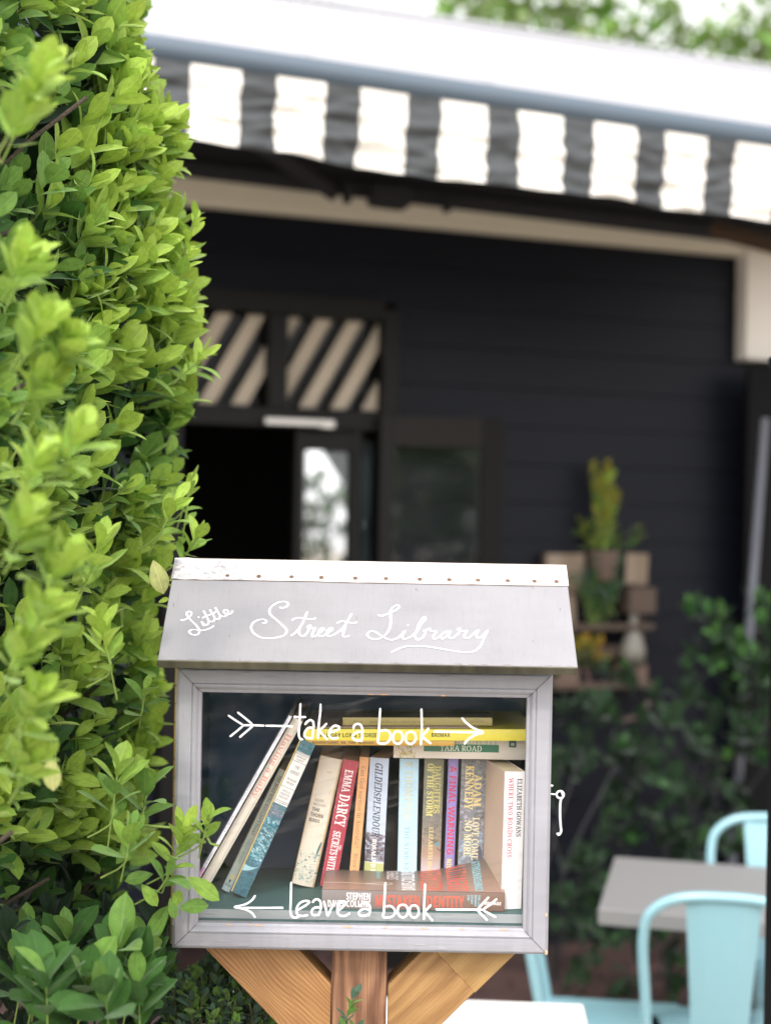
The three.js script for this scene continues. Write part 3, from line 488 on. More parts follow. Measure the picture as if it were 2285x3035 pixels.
{ // roof: front and back boards, white metal ridge strip with its screws, brushed lettering
  const eave = V(0, 1.553, -1.80), ridge = V(0, 1.673, -1.94), slope = ridge.clone().sub(eave), len = slope.length(), dir = slope.clone().normalize(), nrm = V(0, -dir.z, dir.y).normalize();
  const a = Math.atan2(slope.y, -slope.z);                  // tilt from level
  const g = box(0.517, len, 0.0125, 0, 0, 0, 0.0012); g.rotateX(-(Math.PI / 2 - a)); 
  const mid = eave.clone().add(ridge).multiplyScalar(0.5).addScaledVector(nrm, -0.00625);
  const ply = canvasTex(1024, 364, (x, w, h) => {           // thin paint over upright plywood grain, scuffs, grime towards the eave
    x.fillStyle = '#f6f4f5'; x.fillRect(0, 0, w, h); const q = rand(14);
    for (let i = 0; i < 1500; i++) { x.fillStyle = q() < 0.6 ? `rgba(120,116,122,${0.03 + 0.05 * q()})` : 'rgba(255,255,255,0.10)'; x.fillRect(q() * w, q() * h, 1, 8 + q() * 60); }
    for (let i = 0; i < 14; i++) { x.fillStyle = `rgba(90,84,80,${0.2 + 0.3 * q()})`; x.fillRect(q() * w, q() * h, 1.5, 4 + q() * 12); }
    for (let i = 0; i < 12; i++) { x.fillStyle = 'rgba(255,255,255,0.5)'; x.fillRect(w * (0.7 + 0.28 * q()), h * (0.2 + 0.5 * q()), 2, 5 + q() * 18); }
    for (let i = 0; i < 120; i++) { x.fillStyle = `rgba(150,105,80,${0.15 + 0.3 * q()})`; x.fillRect(q() * w, h - 1 - q() * 4, 3 + q() * 16, 2); }
    for (let i = 0; i < 300; i++) { const g = x.createRadialGradient(0, 0, 0, 0, 0, 1), k = 0.010 + 0.014 * q(); g.addColorStop(0, `rgba(100,98,96,${k})`); g.addColorStop(1, 'rgba(100,98,96,0)'); x.save(); x.translate(q() * w, h * Math.pow(q(), 0.7)); x.scale(14 + 70 * q(), 10 + 50 * q()); x.fillStyle = g; x.fillRect(-1, -1, 2, 2); x.restore(); }
  });
  ply.wrapS = ply.wrapT = THREE.RepeatWrapping; ply.repeat.set(1 / 0.517, 1 / len); ply.offset.set(0.5, 0.5);
  const front = part('roof_board', g, std({ color: M.paint.color, map: ply, roughness: 0.72, bumpMap: paintBump, bumpScale: 0.0003 }), lib); front.position.copy(toLib(mid)); front.position.x = 0.004;
  const edge = part('eave_edge', box(0.5166, 0.0122, 0.0022, 0, 0, 0, 0.0004), M.rawEdge, front); edge.position.copy(dir.clone().multiplyScalar(-len / 2 - 0.0006)); edge.rotation.x = a; 
  const back = part('roof_board', box(0.517, 0.0125, 0.24, 0, 0, 0, 0.0012), M.paint, lib); back.rotation.x = R(-29); back.position.set(0.004, ridge.y - 0.0125 - 0.06, toLib(ridge).z - 0.105);
  // ridge strip
  const cap = new THREE.Group(); cap.name = 'ridge_strip'; lib.add(cap); cap.position.x = 0.004;
  const cw = 0.0405, cg = new THREE.PlaneGeometry(0.5185, cw, 120, 10), cp = cg.attributes.position;
  for (let i = 0; i < cp.count; i++) { const x = cp.getX(i), y = cp.getY(i), e = clamp((x + 0.26) / -1, 0, 1), dent = Math.exp(-Math.pow((x + 0.235) / 0.045, 2)); cp.setZ(i, 0.0008 + 0.0006 * N(x * 60 + 90, y * 60 + 50) + dent * 0.004 * (N(x * 70 + 120, y * 80 + 60) - 0.4)); cp.setY(i, y + (y < 0 ? 0.0012 * (N(x * 26 + 60, 3) - 0.5) : 0)); }
  cg.computeVertexNormals(); cg.rotateX(-(Math.PI / 2 - a)); cg.translate(0, toLib(ridge).y - dir.y * cw / 2, toLib(ridge).z - dir.z * cw / 2);
  part('metal_sheet', [cg, box(0.5185, 0.0012, 0.05, 0, 0, 0, 0).rotateX(R(-29)).translate(0, toLib(ridge).y - 0.0115, toLib(ridge).z - 0.0225)], M.cap, cap);
  for (const x of [586, 675, 768, 865, 953, 1053, 1144, 1244, 1331, 1416, 1504, 1583, 1648]) {
    const p = hit(x, 1716 + (x - 1100) * 0.0175, ridge, nrm), s = part('screw', new THREE.SphereGeometry(0.0031, 10, 6, 0, 6.3, 0, 1.5).scale(1, 0.4, 1).rotateX(Math.PI / 2 - (Math.PI / 2 - a)), M.screw, cap); s.position.copy(toLib(p)).addScaledVector(nrm, 0.0012); s.position.x -= 0.004;
  }
  const S1 = strokes(eave, nrm, 0.0023, [[520, 1780, 8.325, '130,482 200,487 280,455 345,415 392,360 400,300 350,270 297,300 290,355 335,430 430,530 530,630 588,710 596,780 560,835 480,857 390,830 348,780 385,735 480,722 600,738 720,735 830,700 910,660 962,622|650,515 680,575 712,640|700,565 745,605 795,602 825,530 795,440 745,340 700,258|812,500 850,512 900,530 950,510 975,455 930,350 850,222|975,450 1030,470 1085,455 1108,400 1060,300 985,172|1108,372 1150,395 1205,402 1270,370 1312,300 1280,240 1222,233 1200,285 1250,340 1330,345 1390,310 1415,245|670,445 740,398 870,355 960,320 1002,283|555,414 605,424']], true, 0.85);
  const S2 = strokes(eave, nrm, 0.0022, [
    [720, 1760, 4.625, '510,178 525,196 590,182 622,146 600,115 530,110 430,150 370,215 375,280 450,350 540,430 600,500 580,560 500,595 370,612 250,600 150,540 115,460 150,395 230,358 300,358 326,380 300,406 266,398|885,248 850,330 810,420 740,520 658,580|800,430 772,500 785,565 830,582 880,540 915,475 930,438 905,438 890,465 930,478 990,468 962,530 950,592 1000,580 1060,530 1108,490 1100,472 1060,488 1036,540 1060,586 1110,575 1180,530 1226,490 1214,470 1175,490 1150,540 1170,585 1230,572 1330,510 1390,450 1440,370 1492,274|1408,440 1378,530 1385,592 1465,580|668,366 740,335 830,335 940,355 1006,334|1285,405 1350,382 1440,395 1510,405 1570,394'],
    [1070, 1760, 4.1625, '204,260 250,276 330,250 430,205 472,165 450,145 400,165 360,222 366,300 360,400 320,490 270,535 190,565 110,550 78,510 110,470 170,472 270,535 370,572 450,550 540,462|545,455 508,540 530,562 600,540 690,468 745,370 794,310 780,288 740,330 692,440 666,530 700,572 762,540 790,478 762,455|785,470 825,440 855,430 840,450 880,465 922,470 890,530 900,562 950,545 1020,490 1100,465 1050,472 985,520 1000,562 1050,530 1102,468 1080,530 1110,556 1170,520 1224,455 1205,430 1192,445 1240,466 1306,460 1270,520 1290,552 1340,540 1400,480 1452,448 1420,510 1440,552 1490,530 1562,455 1520,540 1470,650 1400,710 1300,726 1180,715 1000,685 850,660 680,648 540,658 450,690 372,728|572,386 586,393'],
  ], true);
  const le = part('brushed_lettering', S1.concat(S2).map((q) => q.translate(-front.position.x, -front.position.y, -front.position.z)), M.white, front);
  // dark wood blocks closing the gap under the roof
  part('gable_block', [box(0.45, 0.012, 0.2, 0, y1 + 0.0075, -0.14, 0.001)], M.joint, lib);
}
// where the line of sight of a photo pixel meets a plane
function hit(px, py, point, n) { const r = ray(px, py), o = V(0, EYE, 0); return o.clone().addScaledVector(r, n.dot(point.clone().sub(o)) / n.dot(r)); }
function strokes(plane, n, width, sets, brush, wk = 1) {    // ribbons of paint on a plane, in the cabinet's own axes
  const pt = plane.isVector3 ? plane : V(0, 0, plane), out = []; let lift = 0;
  for (const [ox, oy, s, text] of sets) for (const path of text.split('|')) {
    const pts = path.split(' ').map((q) => { const [a, b] = q.split(',').map(Number); return toLib(hit(ox + a / s, oy + b / s, pt, n)); });
    const curve = new THREE.CatmullRomCurve3(pts.length > 1 ? pts : [pts[0], pts[0].clone().add(V(0.001, 0, 0))], false, 'centripetal'), L = curve.getLength(), m = Math.max(4, Math.min(220, Math.round(L / 0.0009)));
    const ex = V(1, 0, 0), ey = n.clone().cross(ex), pos = [], idx = []; lift += 0.00004;
    const P = curve.getSpacedPoints(m), rn = rand(path.length * 31 + 7);
    for (let i = 0; i <= m; i++) {
      const T = P[Math.min(m, i + 1)].clone().sub(P[Math.max(0, i - 1)]).normalize(), b = n.clone().cross(T), tx = T.dot(ex), ty = T.dot(ey);
      let w = width * 0.5 * wk; if (brush) w *= 0.62 + 0.62 * Math.pow(Math.abs(ty), 1.3) + 0.1 * Math.sin(i * 0.21); else w *= 0.94 + 0.1 * N(i * 0.25 + lift * 1e6 % 50, 3);
      const e = Math.min(i, m - i) * (L / m); if (e < w) w *= Math.sqrt(Math.max(0.05, 1 - Math.pow(1 - e / w, 2)));
      const c = P[i].clone().addScaledVector(n, 0.0004 + lift + 0.00012 * i / m);
      pos.push(...c.clone().addScaledVector(b, w).toArray(), ...c.clone().addScaledVector(b, -w).toArray()); if (i < m) idx.push(2 * i, 2 * i + 1, 2 * i + 3, 2 * i, 2 * i + 3, 2 * i + 2);
    }
    const g = new THREE.BufferGeometry(); g.setAttribute('position', new THREE.Float32BufferAttribute(pos, 3)); g.setAttribute('uv', new THREE.Float32BufferAttribute(new Float32Array(pos.length / 3 * 2), 2));
    const nn = []; for (let i = 0; i < pos.length / 3; i++) nn.push(n.x, n.y, n.z); g.setAttribute('normal', new THREE.Float32BufferAttribute(nn, 3)); g.setIndex(idx); out.push(g);
  }
  return out;
}
{ // post and braces
  const pz = -0.03;
  part('post', box(0.072, 1.180, 0.072, -0.001, 0.590, pz - 0.036 - 0.012, 0.003), M.post, lib);
  for (const s of [-1, 1]) {
    const top = 1.1795, o = 0.209, inn = o - 0.119, foot = 0.0365;         // outer and inner edge where it meets the cabinet
    const quad = (pts) => { const sh = new THREE.Shape(pts.map(([x, y]) => new THREE.Vector2(s * x, y))); const g = new THREE.ExtrudeGeometry(sh, { depth: 0.044, bevelEnabled: true, bevelSize: 0.0012, bevelThickness: 0.0012, bevelSegments: 1 }); const p = g.attributes.position, uv = g.attributes.uv; for (let i = 0; i < p.count; i++) { const x = p.getX(i) * s, y = p.getY(i); uv.setXY(i, (x - y) * 0.7071 + p.getZ(i) * 0.3, (x + y) * 0.7071); } g.translate(0, 0, pz - 0.055); return g; };
    if (s < 0) part('brace', quad([[o, top], [inn, top], [foot + 0.0015, top - (inn - foot)], [foot + 0.0015, top - (o - foot)]]), M.brace, lib);
    else {
      const q = (d) => [[inn + 0.004 - d, top - d], [inn + 0.004 + 0.052 - d * 0 , top - 0.0595]];
      part('brace', quad([[inn - 0.001, top], [inn + 0.0575, top - 0.0595], [foot + 0.0015, top - (o - foot)], [foot + 0.0015, top - (inn - foot)]]), M.brace2, lib);
      part('brace_end', quad([[o, top], [inn + 0.0008, top], [inn + 0.0590, top - 0.0592], [o - 0.0594, top - 0.0594]]), M.brace3, lib);
    }
  }
}

// ------------------------------------------------------------------ the books
const SERIF = 'serif', SANS = 'sans-serif';
const PAGE = std({ color: lin(0.60, 0.50, 0.34), roughness: 0.95, bumpMap: dataTex(64, 64, (u, v) => N(u * 60, v * 2, 60, 2), false, [60, 1]), bumpScale: 0.0006 });
const PAGE2 = std({ color: lin(0.42, 0.28, 0.15), roughness: 0.95 });
function spineText(x, s, text, cx, ya, yb, size, font, color, weight = '', italic = '') {  // runs down the spine; cx, ya, yb, size in mm
  x.save(); x.translate(cx * s, ya * s); x.rotate(Math.PI / 2); x.font = `${italic} ${weight} ${100}px ${font}`; x.fillStyle = color; x.textBaseline = 'middle';
  const w = x.measureText(text).width; x.scale((yb - ya) * s / w, size * s / 72); x.fillText(text, 0, 4); x.restore();
}
function flatText(x, s, text, cx, cy, w, size, font, color, weight = '', italic = '') {    // upright text centred at cx, cy
  x.save(); x.translate(cx * s, cy * s); x.font = `${italic} ${weight} 100px ${font}`; x.fillStyle = color; x.textBaseline = 'middle'; x.textAlign = 'center';
  const m = x.measureText(text).width; x.scale(w * s / m, size * s / 72); x.fillText(text, 0, 4); x.restore();
}
function wear(x, w, h, seed, n = 60, col = 'rgba(240,230,210,') {  // scuffs, creases along the spine
  const rn = rand(seed);
  for (let i = 0; i < n; i++) { x.fillStyle = `${col}${0.1 + 0.4 * rn()})`; const e = rn() < 0.6 ? (rn() < 0.5 ? rn() * 0.06 : 1 - rn() * 0.06) : rn(); x.fillRect(e * w, rn() * h, 1 + rn() * 2, 2 + rn() * 14); }
  for (let i = 0; i < 4; i++) { x.fillStyle = `rgba(60,40,20,${0.05 + 0.08 * rn()})`; x.fillRect(rn() * w, 0, 1 + rn(), h); }
}
function blobs(x, w, y0, y1, cols, n, seed, big = 14) { const rn = rand(seed); for (let i = 0; i < n; i++) { x.fillStyle = cols[Math.floor(rn() * cols.length)]; x.globalAlpha = 0.25 + 0.5 * rn(); x.beginPath(); x.ellipse(rn() * w, lerp(y0, y1, rn()), 2 + rn() * big, 1 + rn() * big * 0.5, (rn() - 0.5) * 0.9, 0, 6.3); x.fill(); } x.globalAlpha = 1; }
// a book: spine towards the reader at z = 0, standing on y = 0, pages behind
function book(label, o) {
  const b = thing('book', label, 'book', [0, 0, 0], 0, 'books in the cabinet');
  const { t, h, d = 0.108, hard = false, coverA, coverB = coverA, page = PAGE, bulge = 0.0015 } = o, s = 4, W = Math.max(24, Math.round(t * 1000 * s)), Hh = Math.round(h * 1000 * s);
  const tex = canvasTex(W, Hh, (x, w, hh) => o.draw(x, s, w, hh, t * 1000, h * 1000));
  const sg = new THREE.PlaneGeometry(t, h, 8, 1), p = sg.attributes.position; for (let i = 0; i < p.count; i++) { const k = p.getX(i) / (t / 2); p.setZ(i, bulge * (1 - k * k)); } sg.computeVertexNormals(); sg.translate(0, h / 2, -bulge);
  part('spine', sg, std({ map: tex, roughness: o.gloss ?? 0.45 }), b);
  const ct = hard ? 0.0022 : 0.0006, ins = hard ? 0.003 : 0.0003;
  const A = std({ color: coverA, roughness: 0.5 }), B = std({ color: coverB, roughness: 0.5 });
  part('cover', box(ct, h, d, -t / 2 + ct / 2, h / 2, -bulge - d / 2, 0), B, b);
  if (!o.noTop) part('cover', box(ct, h, d, t / 2 - ct / 2, h / 2, -bulge - d / 2, 0), o.frontMap ?? A, b);
  part('page_block', box(t - 2 * ct - 0.0004, h - 2 * ins - 0.0004, d - 0.003, 0, h / 2, -bulge - d / 2 - 0.0006, 0), page, b);
  return b;
}
function setBook(b, x, y, z, lean, yaw = 0) { b.rotation.order = 'ZYX'; b.rotation.set(0, yaw, lean); b.position.set(x, y, z); return b; }
// upright book: middle of the spine's top in the photograph, its lean to the right in degrees, depth; rests on its lowest corner
function stand(b, o, tx, ty, leanDeg, z, yaw = 0) {
  const a = R(leanDeg), top = at(tx, ty, z), h = o.h, sink = Math.abs(Math.sin(a)) * o.t / 2, yb = FLOOR + 0.0006 + sink;
  const x = top.x - Math.tan(a) * (top.y - yb);
  return setBook(b, x, yb, -z, -a, yaw);
}
const mk = (label, o, ...where) => stand(book(label, o), o, ...where);

mk('tall cream book lettered Having a Baby, leaning right at the left', { t: 0.0135, h: 0.268, d: 0.17, hard: true, coverA: lin(0.55, 0.48, 0.38), bulge: 0.003, draw: (x, s, w, h) => { x.fillStyle = '#dcd2c2'; x.fillRect(0, 0, w, h); spineText(x, s, 'Having a Baby', 6.8, 22, 118, 6.4, SERIF, '#d98f86', 'bold'); x.strokeStyle = '#4a4038'; x.lineWidth = 3; x.beginPath(); x.moveTo(14, h - 88); x.lineTo(28, h - 72); x.lineTo(40, h - 92); x.stroke(); wear(x, w, h, 4, 30); } }, 884, 2133, 28.6, 1.915);
mk('thin white magazine leaning along the left side of the cream book', { t: 0.0048, h: 0.277, d: 0.19, coverA: lin(0.6, 0.58, 0.6), bulge: 0.0008, draw: (x, s, w, h) => { x.fillStyle = '#e9e6ec'; x.fillRect(0, 0, w, h); x.fillStyle = '#d6a4c4'; x.fillRect(0, h * 0.82, w, h * 0.06); spineText(x, s, 'NOVEMBER 2014', 2.4, 86, 126, 2.5, SANS, '#4b4850'); spineText(x, s, 'ISSUE 117', 2.4, 150, 174, 2.5, SANS, '#4b4850'); spineText(x, s, 'FASHION  LIVING  HOME', 2.4, 26, 70, 2.0, SANS, '#a9a4ad'); spineText(x, s, 'HOME BOUND', 2.4, 206, 234, 2.2, SANS, '#76727c'); } }, 864.5, 2117, 28.6, 1.905);
mk('grey green paperback lettered The Boat Who Wouldn’t Float, between two leaning books', { t: 0.0115, h: 0.179, coverA: lin(0.30, 0.31, 0.26), draw: (x, s, w, h) => { x.fillStyle = '#aeb3a6'; x.fillRect(0, 0, w, h); const g = x.createLinearGradient(0, h * 0.7, 0, h); g.addColorStop(0, 'rgba(190,205,200,0)'); g.addColorStop(1, 'rgba(185,205,210,1)'); x.fillStyle = g; x.fillRect(0, h * 0.7, w, h * 0.3); x.fillStyle = 'rgba(225,200,130,0.6)'; x.beginPath(); x.arc(w * 0.5, h * 0.885, 14, 0, 7); x.fill(); spineText(x, s, 'THE BOAT WHO WOULDN’T FLOAT', 5.6, 8, 96, 4, SERIF, '#4e5048', 'bold'); spineText(x, s, 'FARLEY MOWAT', 5.6, 101, 138, 4, SERIF, '#5f8d93', 'bold'); x.fillStyle = '#222'; x.beginPath(); x.arc(w * 0.46, h - 62, 5, 0, 7); x.fill(); x.fillRect(w * 0.42, h - 60, 5, 14); flatText(x, s, 'Pan', 5.8, h / s - 9, 8, 3.6, SANS, '#222'); } }, 841, 2281, 24.6, 1.953);
mk('sea blue paperback with a white title label The Heroes, leaning right', { t: 0.0215, h: 0.222, d: 0.13, coverA: lin(0.30, 0.22, 0.12), coverB: lin(0.62, 0.5, 0.3), draw: (x, s, w, h) => {
  x.fillStyle = '#3f6c76'; x.fillRect(0, 0, w, h); blobs(x, w, 0, h * 0.12, ['#4f8690', '#2f5560', '#7aa2a4'], 60, 5); blobs(x, w, h * 0.42, h * 0.52, ['#8f7f8d', '#a58d96', '#6d6a7c', '#54707c'], 90, 6);
  blobs(x, w, h * 0.5, h * 0.8, ['#2f7080', '#58a3ae', '#bfe0e2', '#3b8291', '#1e5563', '#6d84a0'], 330, 7, 12); { const rn = rand(9); for (let i = 0; i < 90; i++) { x.strokeStyle = 'rgba(235,245,245,0.8)'; x.lineWidth = 1 + rn() * 1.6; const yy = h * lerp(0.5, 0.76, rn()), xx = rn() * w; x.beginPath(); x.moveTo(xx, yy); x.lineTo(xx + 5 + rn() * 14, yy + 3 + rn() * 5); x.stroke(); } }
  blobs(x, w, h * 0.8, h, ['#24505e', '#35505f', '#4d5a70', '#2a6a76'], 120, 8); x.fillStyle = '#9cc4cc'; x.beginPath(); x.moveTo(0, h * 0.86); x.quadraticCurveTo(w * 0.6, h * 0.85, w, h * 0.79); x.quadraticCurveTo(w * 0.7, h * 0.83, 0, h * 0.815); x.fill();
  x.fillStyle = '#d9d4cf'; x.fillRect(w * 0.1, h * 0.075, w * 0.9, h * 0.335); x.fillStyle = '#4a4a4c'; for (const q of [0.078, 0.088, 0.135, 0.3, 0.388, 0.398]) x.fillRect(w * 0.1, h * q, w * 0.9, 2);
  flatText(x, s, 'AUSTRALIAN', 11.6, 23, 13, 2.6, SERIF, '#444'); flatText(x, s, 'CLASSICS', 11.6, 27, 10, 2.4, SERIF, '#444'); flatText(x, s, 'THE', 11.8, 37, 6.5, 4.4, SANS, '#444'); flatText(x, s, 'HEROES', 11.8, 45, 13, 4.6, SANS, '#444'); flatText(x, s, 'Ronald', 11.8, 55, 13, 3.4, SERIF, '#444', '', 'italic'); flatText(x, s, 'McKie', 11.8, 60, 11, 3.4, SERIF, '#444', '', 'italic'); flatText(x, s, 'ANGUS &', 11.8, 72, 11, 2.8, SANS, '#555'); flatText(x, s, 'ROBERTSON', 11.8, 76.5, 13, 2.8, SANS, '#555'); flatText(x, s, 'PUBLISHERS', 11.8, 81, 13, 2.8, SANS, '#555');
  x.fillStyle = '#dcc07c'; x.fillRect(0, 0, 6, h); x.fillStyle = '#7c5a24'; x.fillRect(5, 0, 2, h); wear(x, w, h, 3, 40); } }, 912, 2201, 23.4, 1.928);
mk('thick worn cream paperback of The Thorn Birds with a thorn branch at its foot', { t: 0.031, h: 0.178, page: PAGE2, coverA: lin(0.36, 0.24, 0.12), bulge: 0.003, draw: (x, s, w, h) => { x.fillStyle = '#d9cdbb'; x.fillRect(0, 0, w, h); x.fillStyle = 'rgba(160,110,50,0.5)'; x.fillRect(w - 9, 0, 9, h); x.fillRect(0, 0, 5, h); flatText(x, s, '▲', 17, 15, 5, 3.4, SANS, '#222'); flatText(x, s, 'AVON', 17, 20, 6, 1.8, SANS, '#8a8070'); flatText(x, s, 'COLLEEN', 12, 60, 13, 3.3, SANS, '#544b40'); flatText(x, s, 'McCULLOUGH', 14, 66, 17, 3.2, SANS, '#544b40'); flatText(x, s, 'THE', 10.5, 73, 11, 4.6, SANS, '#2a2622', 'bold'); flatText(x, s, 'THORN', 13.5, 80.5, 18, 5, SANS, '#2a2622', 'bold'); flatText(x, s, 'BIRDS', 11.5, 88, 15, 4.8, SANS, '#2a2622', 'bold'); blobs(x, w, h * 0.74, h * 0.97, ['#6d8a86', '#8fa59c', '#4e706f', '#b9c4b4', '#c9c8b6'], 190, 4, 8); x.fillStyle = '#4e6f70'; x.beginPath(); x.ellipse(w * 0.84, h * 0.7, 6, 40, 0.16, 0, 7); x.fill(); wear(x, w, h, 12, 70, 'rgba(120,90,50,'); } }, 980, 2256, 11.6, 1.985);
mk('crimson paperback lettered Emma Darcy in white, leaning slightly', { t: 0.0215, h: 0.175, coverA: lin(0.25, 0.15, 0.07), page: PAGE2, draw: (x, s, w, h) => { x.fillStyle = '#a83a48'; x.fillRect(0, 0, w, h); x.fillStyle = 'rgba(190,80,90,0.5)'; x.fillRect(0, 0, w, h * 0.1); spineText(x, s, 'EMMA', 11.5, 13, 44, 11, SERIF, '#f4e9e6', 'bold'); spineText(x, s, 'DARCY', 11.8, 47, 91, 14, SERIF, '#f4e9e6', 'bold'); spineText(x, s, 'SECRETS', 10.5, 98, 131, 10, SERIF, '#f4e9e6', 'bold'); spineText(x, s, 'THE', 17.5, 116, 123, 3, SERIF, '#f4e9e6', 'bold'); spineText(x, s, 'WITHIN', 10.5, 132, 163, 10, SERIF, '#f4e9e6', 'bold'); wear(x, w, h, 15, 130); } }, 1038, 2267, 9.4, 1.985);
mk('slim orange paperback lettered Can God survive in Australia', { t: 0.0128, h: 0.179, coverA: lin(0.55, 0.28, 0.11), draw: (x, s, w, h) => { x.fillStyle = '#e0a470'; x.fillRect(0, 0, w, h); spineText(x, s, 'Can God survive in Australia?', 6.4, 12, 124, 5.2, SERIF, '#6e5a4a'); spineText(x, s, 'Bruce Wilson', 6.4, 131, 176, 5, SERIF, '#6e5a4a'); } }, 1080, 2249, 4.1, 1.985);
mk('pale blue paperback lettered Gilded Splendour with trees and a lawn', { t: 0.0265, h: 0.178, coverA: lin(0.05, 0.08, 0.09), frontMap: std({ roughness: 0.4, map: canvasTex(128, 256, (x, w, h) => { x.fillStyle = '#24343c'; x.fillRect(0, 0, w, h); blobs(x, w, 0, h, ['#17232a', '#3c5763', '#0d1519', '#6e8790'], 200, 2, 26); }) }), draw: (x, s, w, h) => { x.fillStyle = '#bcc6d8'; x.fillRect(0, 0, w, h); blobs(x, w, h * 0.58, h * 0.8, ['#5d5258', '#4b444b', '#7d6a6d', '#6a6066', '#403a40'], 260, 6, 16); x.fillStyle = '#b3b377'; x.fillRect(0, h * 0.8, w, h * 0.2); x.fillStyle = '#eee6c8'; x.fillRect(0, h * 0.797, w, 3); spineText(x, s, 'GILDED', 14, 6, 46, 10.5, SERIF, '#3b3a40', 'bold', 'italic'); spineText(x, s, 'SPLENDOUR', 13.6, 46, 107, 10, SERIF, '#3b3a40', 'bold', 'italic'); spineText(x, s, 'ROSALIND LAKER', 12.8, 110, 176, 6, SERIF, '#f4f0e8', 'bold'); wear(x, w, h, 16, 40); } }, 1124, 2250, 1.9, 1.985, R(-11));
mk('sky blue paperback lettered The Stricken Land', { t: 0.0257, h: 0.178, coverA: lin(0.10, 0.09, 0.08), draw: (x, s, w, h) => { x.fillStyle = '#b4d3e3'; x.fillRect(0, 0, w, h); spineText(x, s, 'K THOMPSON', 13.5, 4, 84, 10, SERIF, '#cdbf92'); spineText(x, s, 'THE STRICKEN LAND', 12, 92, 190, 6, SERIF, '#7e9cb0'); } }, 1213, 2250, 0.1, 1.985);
mk('olive gold paperback lettered Daughters of the Storm', { t: 0.0262, h: 0.178, coverA: lin(0.10, 0.08, 0.05), page: PAGE2, draw: (x, s, w, h) => { const g = x.createLinearGradient(0, 0, 0, h); g.addColorStop(0, '#7d7c66'); g.addColorStop(0.45, '#77746c'); g.addColorStop(0.72, '#a08472'); g.addColorStop(0.85, '#b9b0b4'); g.addColorStop(1, '#b6b4bd'); x.fillStyle = g; x.fillRect(0, 0, w, h); blobs(x, w, h * 0.3, h * 0.7, ['#6b6a64', '#8b8478', '#5c5a50'], 90, 3, 20); x.fillStyle = '#4f93a0'; x.beginPath(); x.arc(w * 0.8, h * 0.65, 10, 0, 7); x.fill(); spineText(x, s, 'DAUGHTERS', 18.5, 9, 74, 9, SERIF, '#c2b763', 'bold'); spineText(x, s, 'OF THE STORM', 9.2, 6, 78, 8.5, SERIF, '#d8cc78', 'bold'); spineText(x, s, 'ELIZABETH BUCHAN', 12.5, 92, 172, 6, SERIF, '#cdbf7e', 'bold'); wear(x, w, h, 18, 110); } }, 1287, 2252, 1.0, 1.985);
mk('slim violet paperback lettered A Final Warning in red', { t: 0.0135, h: 0.179, coverA: lin(0.04, 0.03, 0.05), page: PAGE2, draw: (x, s, w, h) => { x.fillStyle = '#8b7fb6'; x.fillRect(0, 0, w, h); spineText(x, s, 'A FINAL WARNING', 7.2, 10, 131, 8.6, SANS, '#c2384e', 'bold'); spineText(x, s, 'NICKY CRUZ', 6.6, 136, 182, 7, SANS, '#ded06c', 'bold'); wear(x, w, h, 19, 30); } }, 1344, 2251, 1.3, 1.985);
mk('thick painted paperback lettered Adam Kennedy in gold', { t: 0.0335, h: 0.178, coverA: lin(0.06, 0.04, 0.02), page: PAGE2, draw: (x, s, w, h) => { x.fillStyle = '#77787a'; x.fillRect(0, 0, w, h); blobs(x, w, 0, h * 0.18, ['#5a6450', '#86857a', '#4a4c40', '#a39a8c'], 110, 3, 16); blobs(x, w, h * 0.15, h * 0.55, ['#9a92a2', '#7b7a8a', '#58605c', '#b0a9b4', '#4d504c'], 170, 4, 18); blobs(x, w, h * 0.55, h * 0.8, ['#8ba0b4', '#a7b4c4', '#7c8ca4', '#5d6a80'], 120, 5, 18); blobs(x, w, h * 0.8, h, ['#6a7464', '#57604e', '#858a7c'], 90, 6, 14); x.fillStyle = 'rgba(72,72,92,0.8)'; x.beginPath(); x.ellipse(w * 0.8, h * 0.78, 26, 90, 0, 0, 7); x.fill(); spineText(x, s, 'ADAM', 23.5, 20, 64, 10, SERIF, '#dcc27c', 'bold'); spineText(x, s, 'KENNEDY', 12, 8, 68, 11, SERIF, '#e0c67e', 'bold'); spineText(x, s, 'LOVE COME', 22.5, 78, 136, 9, SERIF, '#d9cda4', 'bold'); spineText(x, s, 'NO MORE', 12.5, 82, 132, 9.5, SERIF, '#dccf9e', 'bold'); wear(x, w, h, 20, 80); } }, 1405, 2252, 1.2, 1.985);
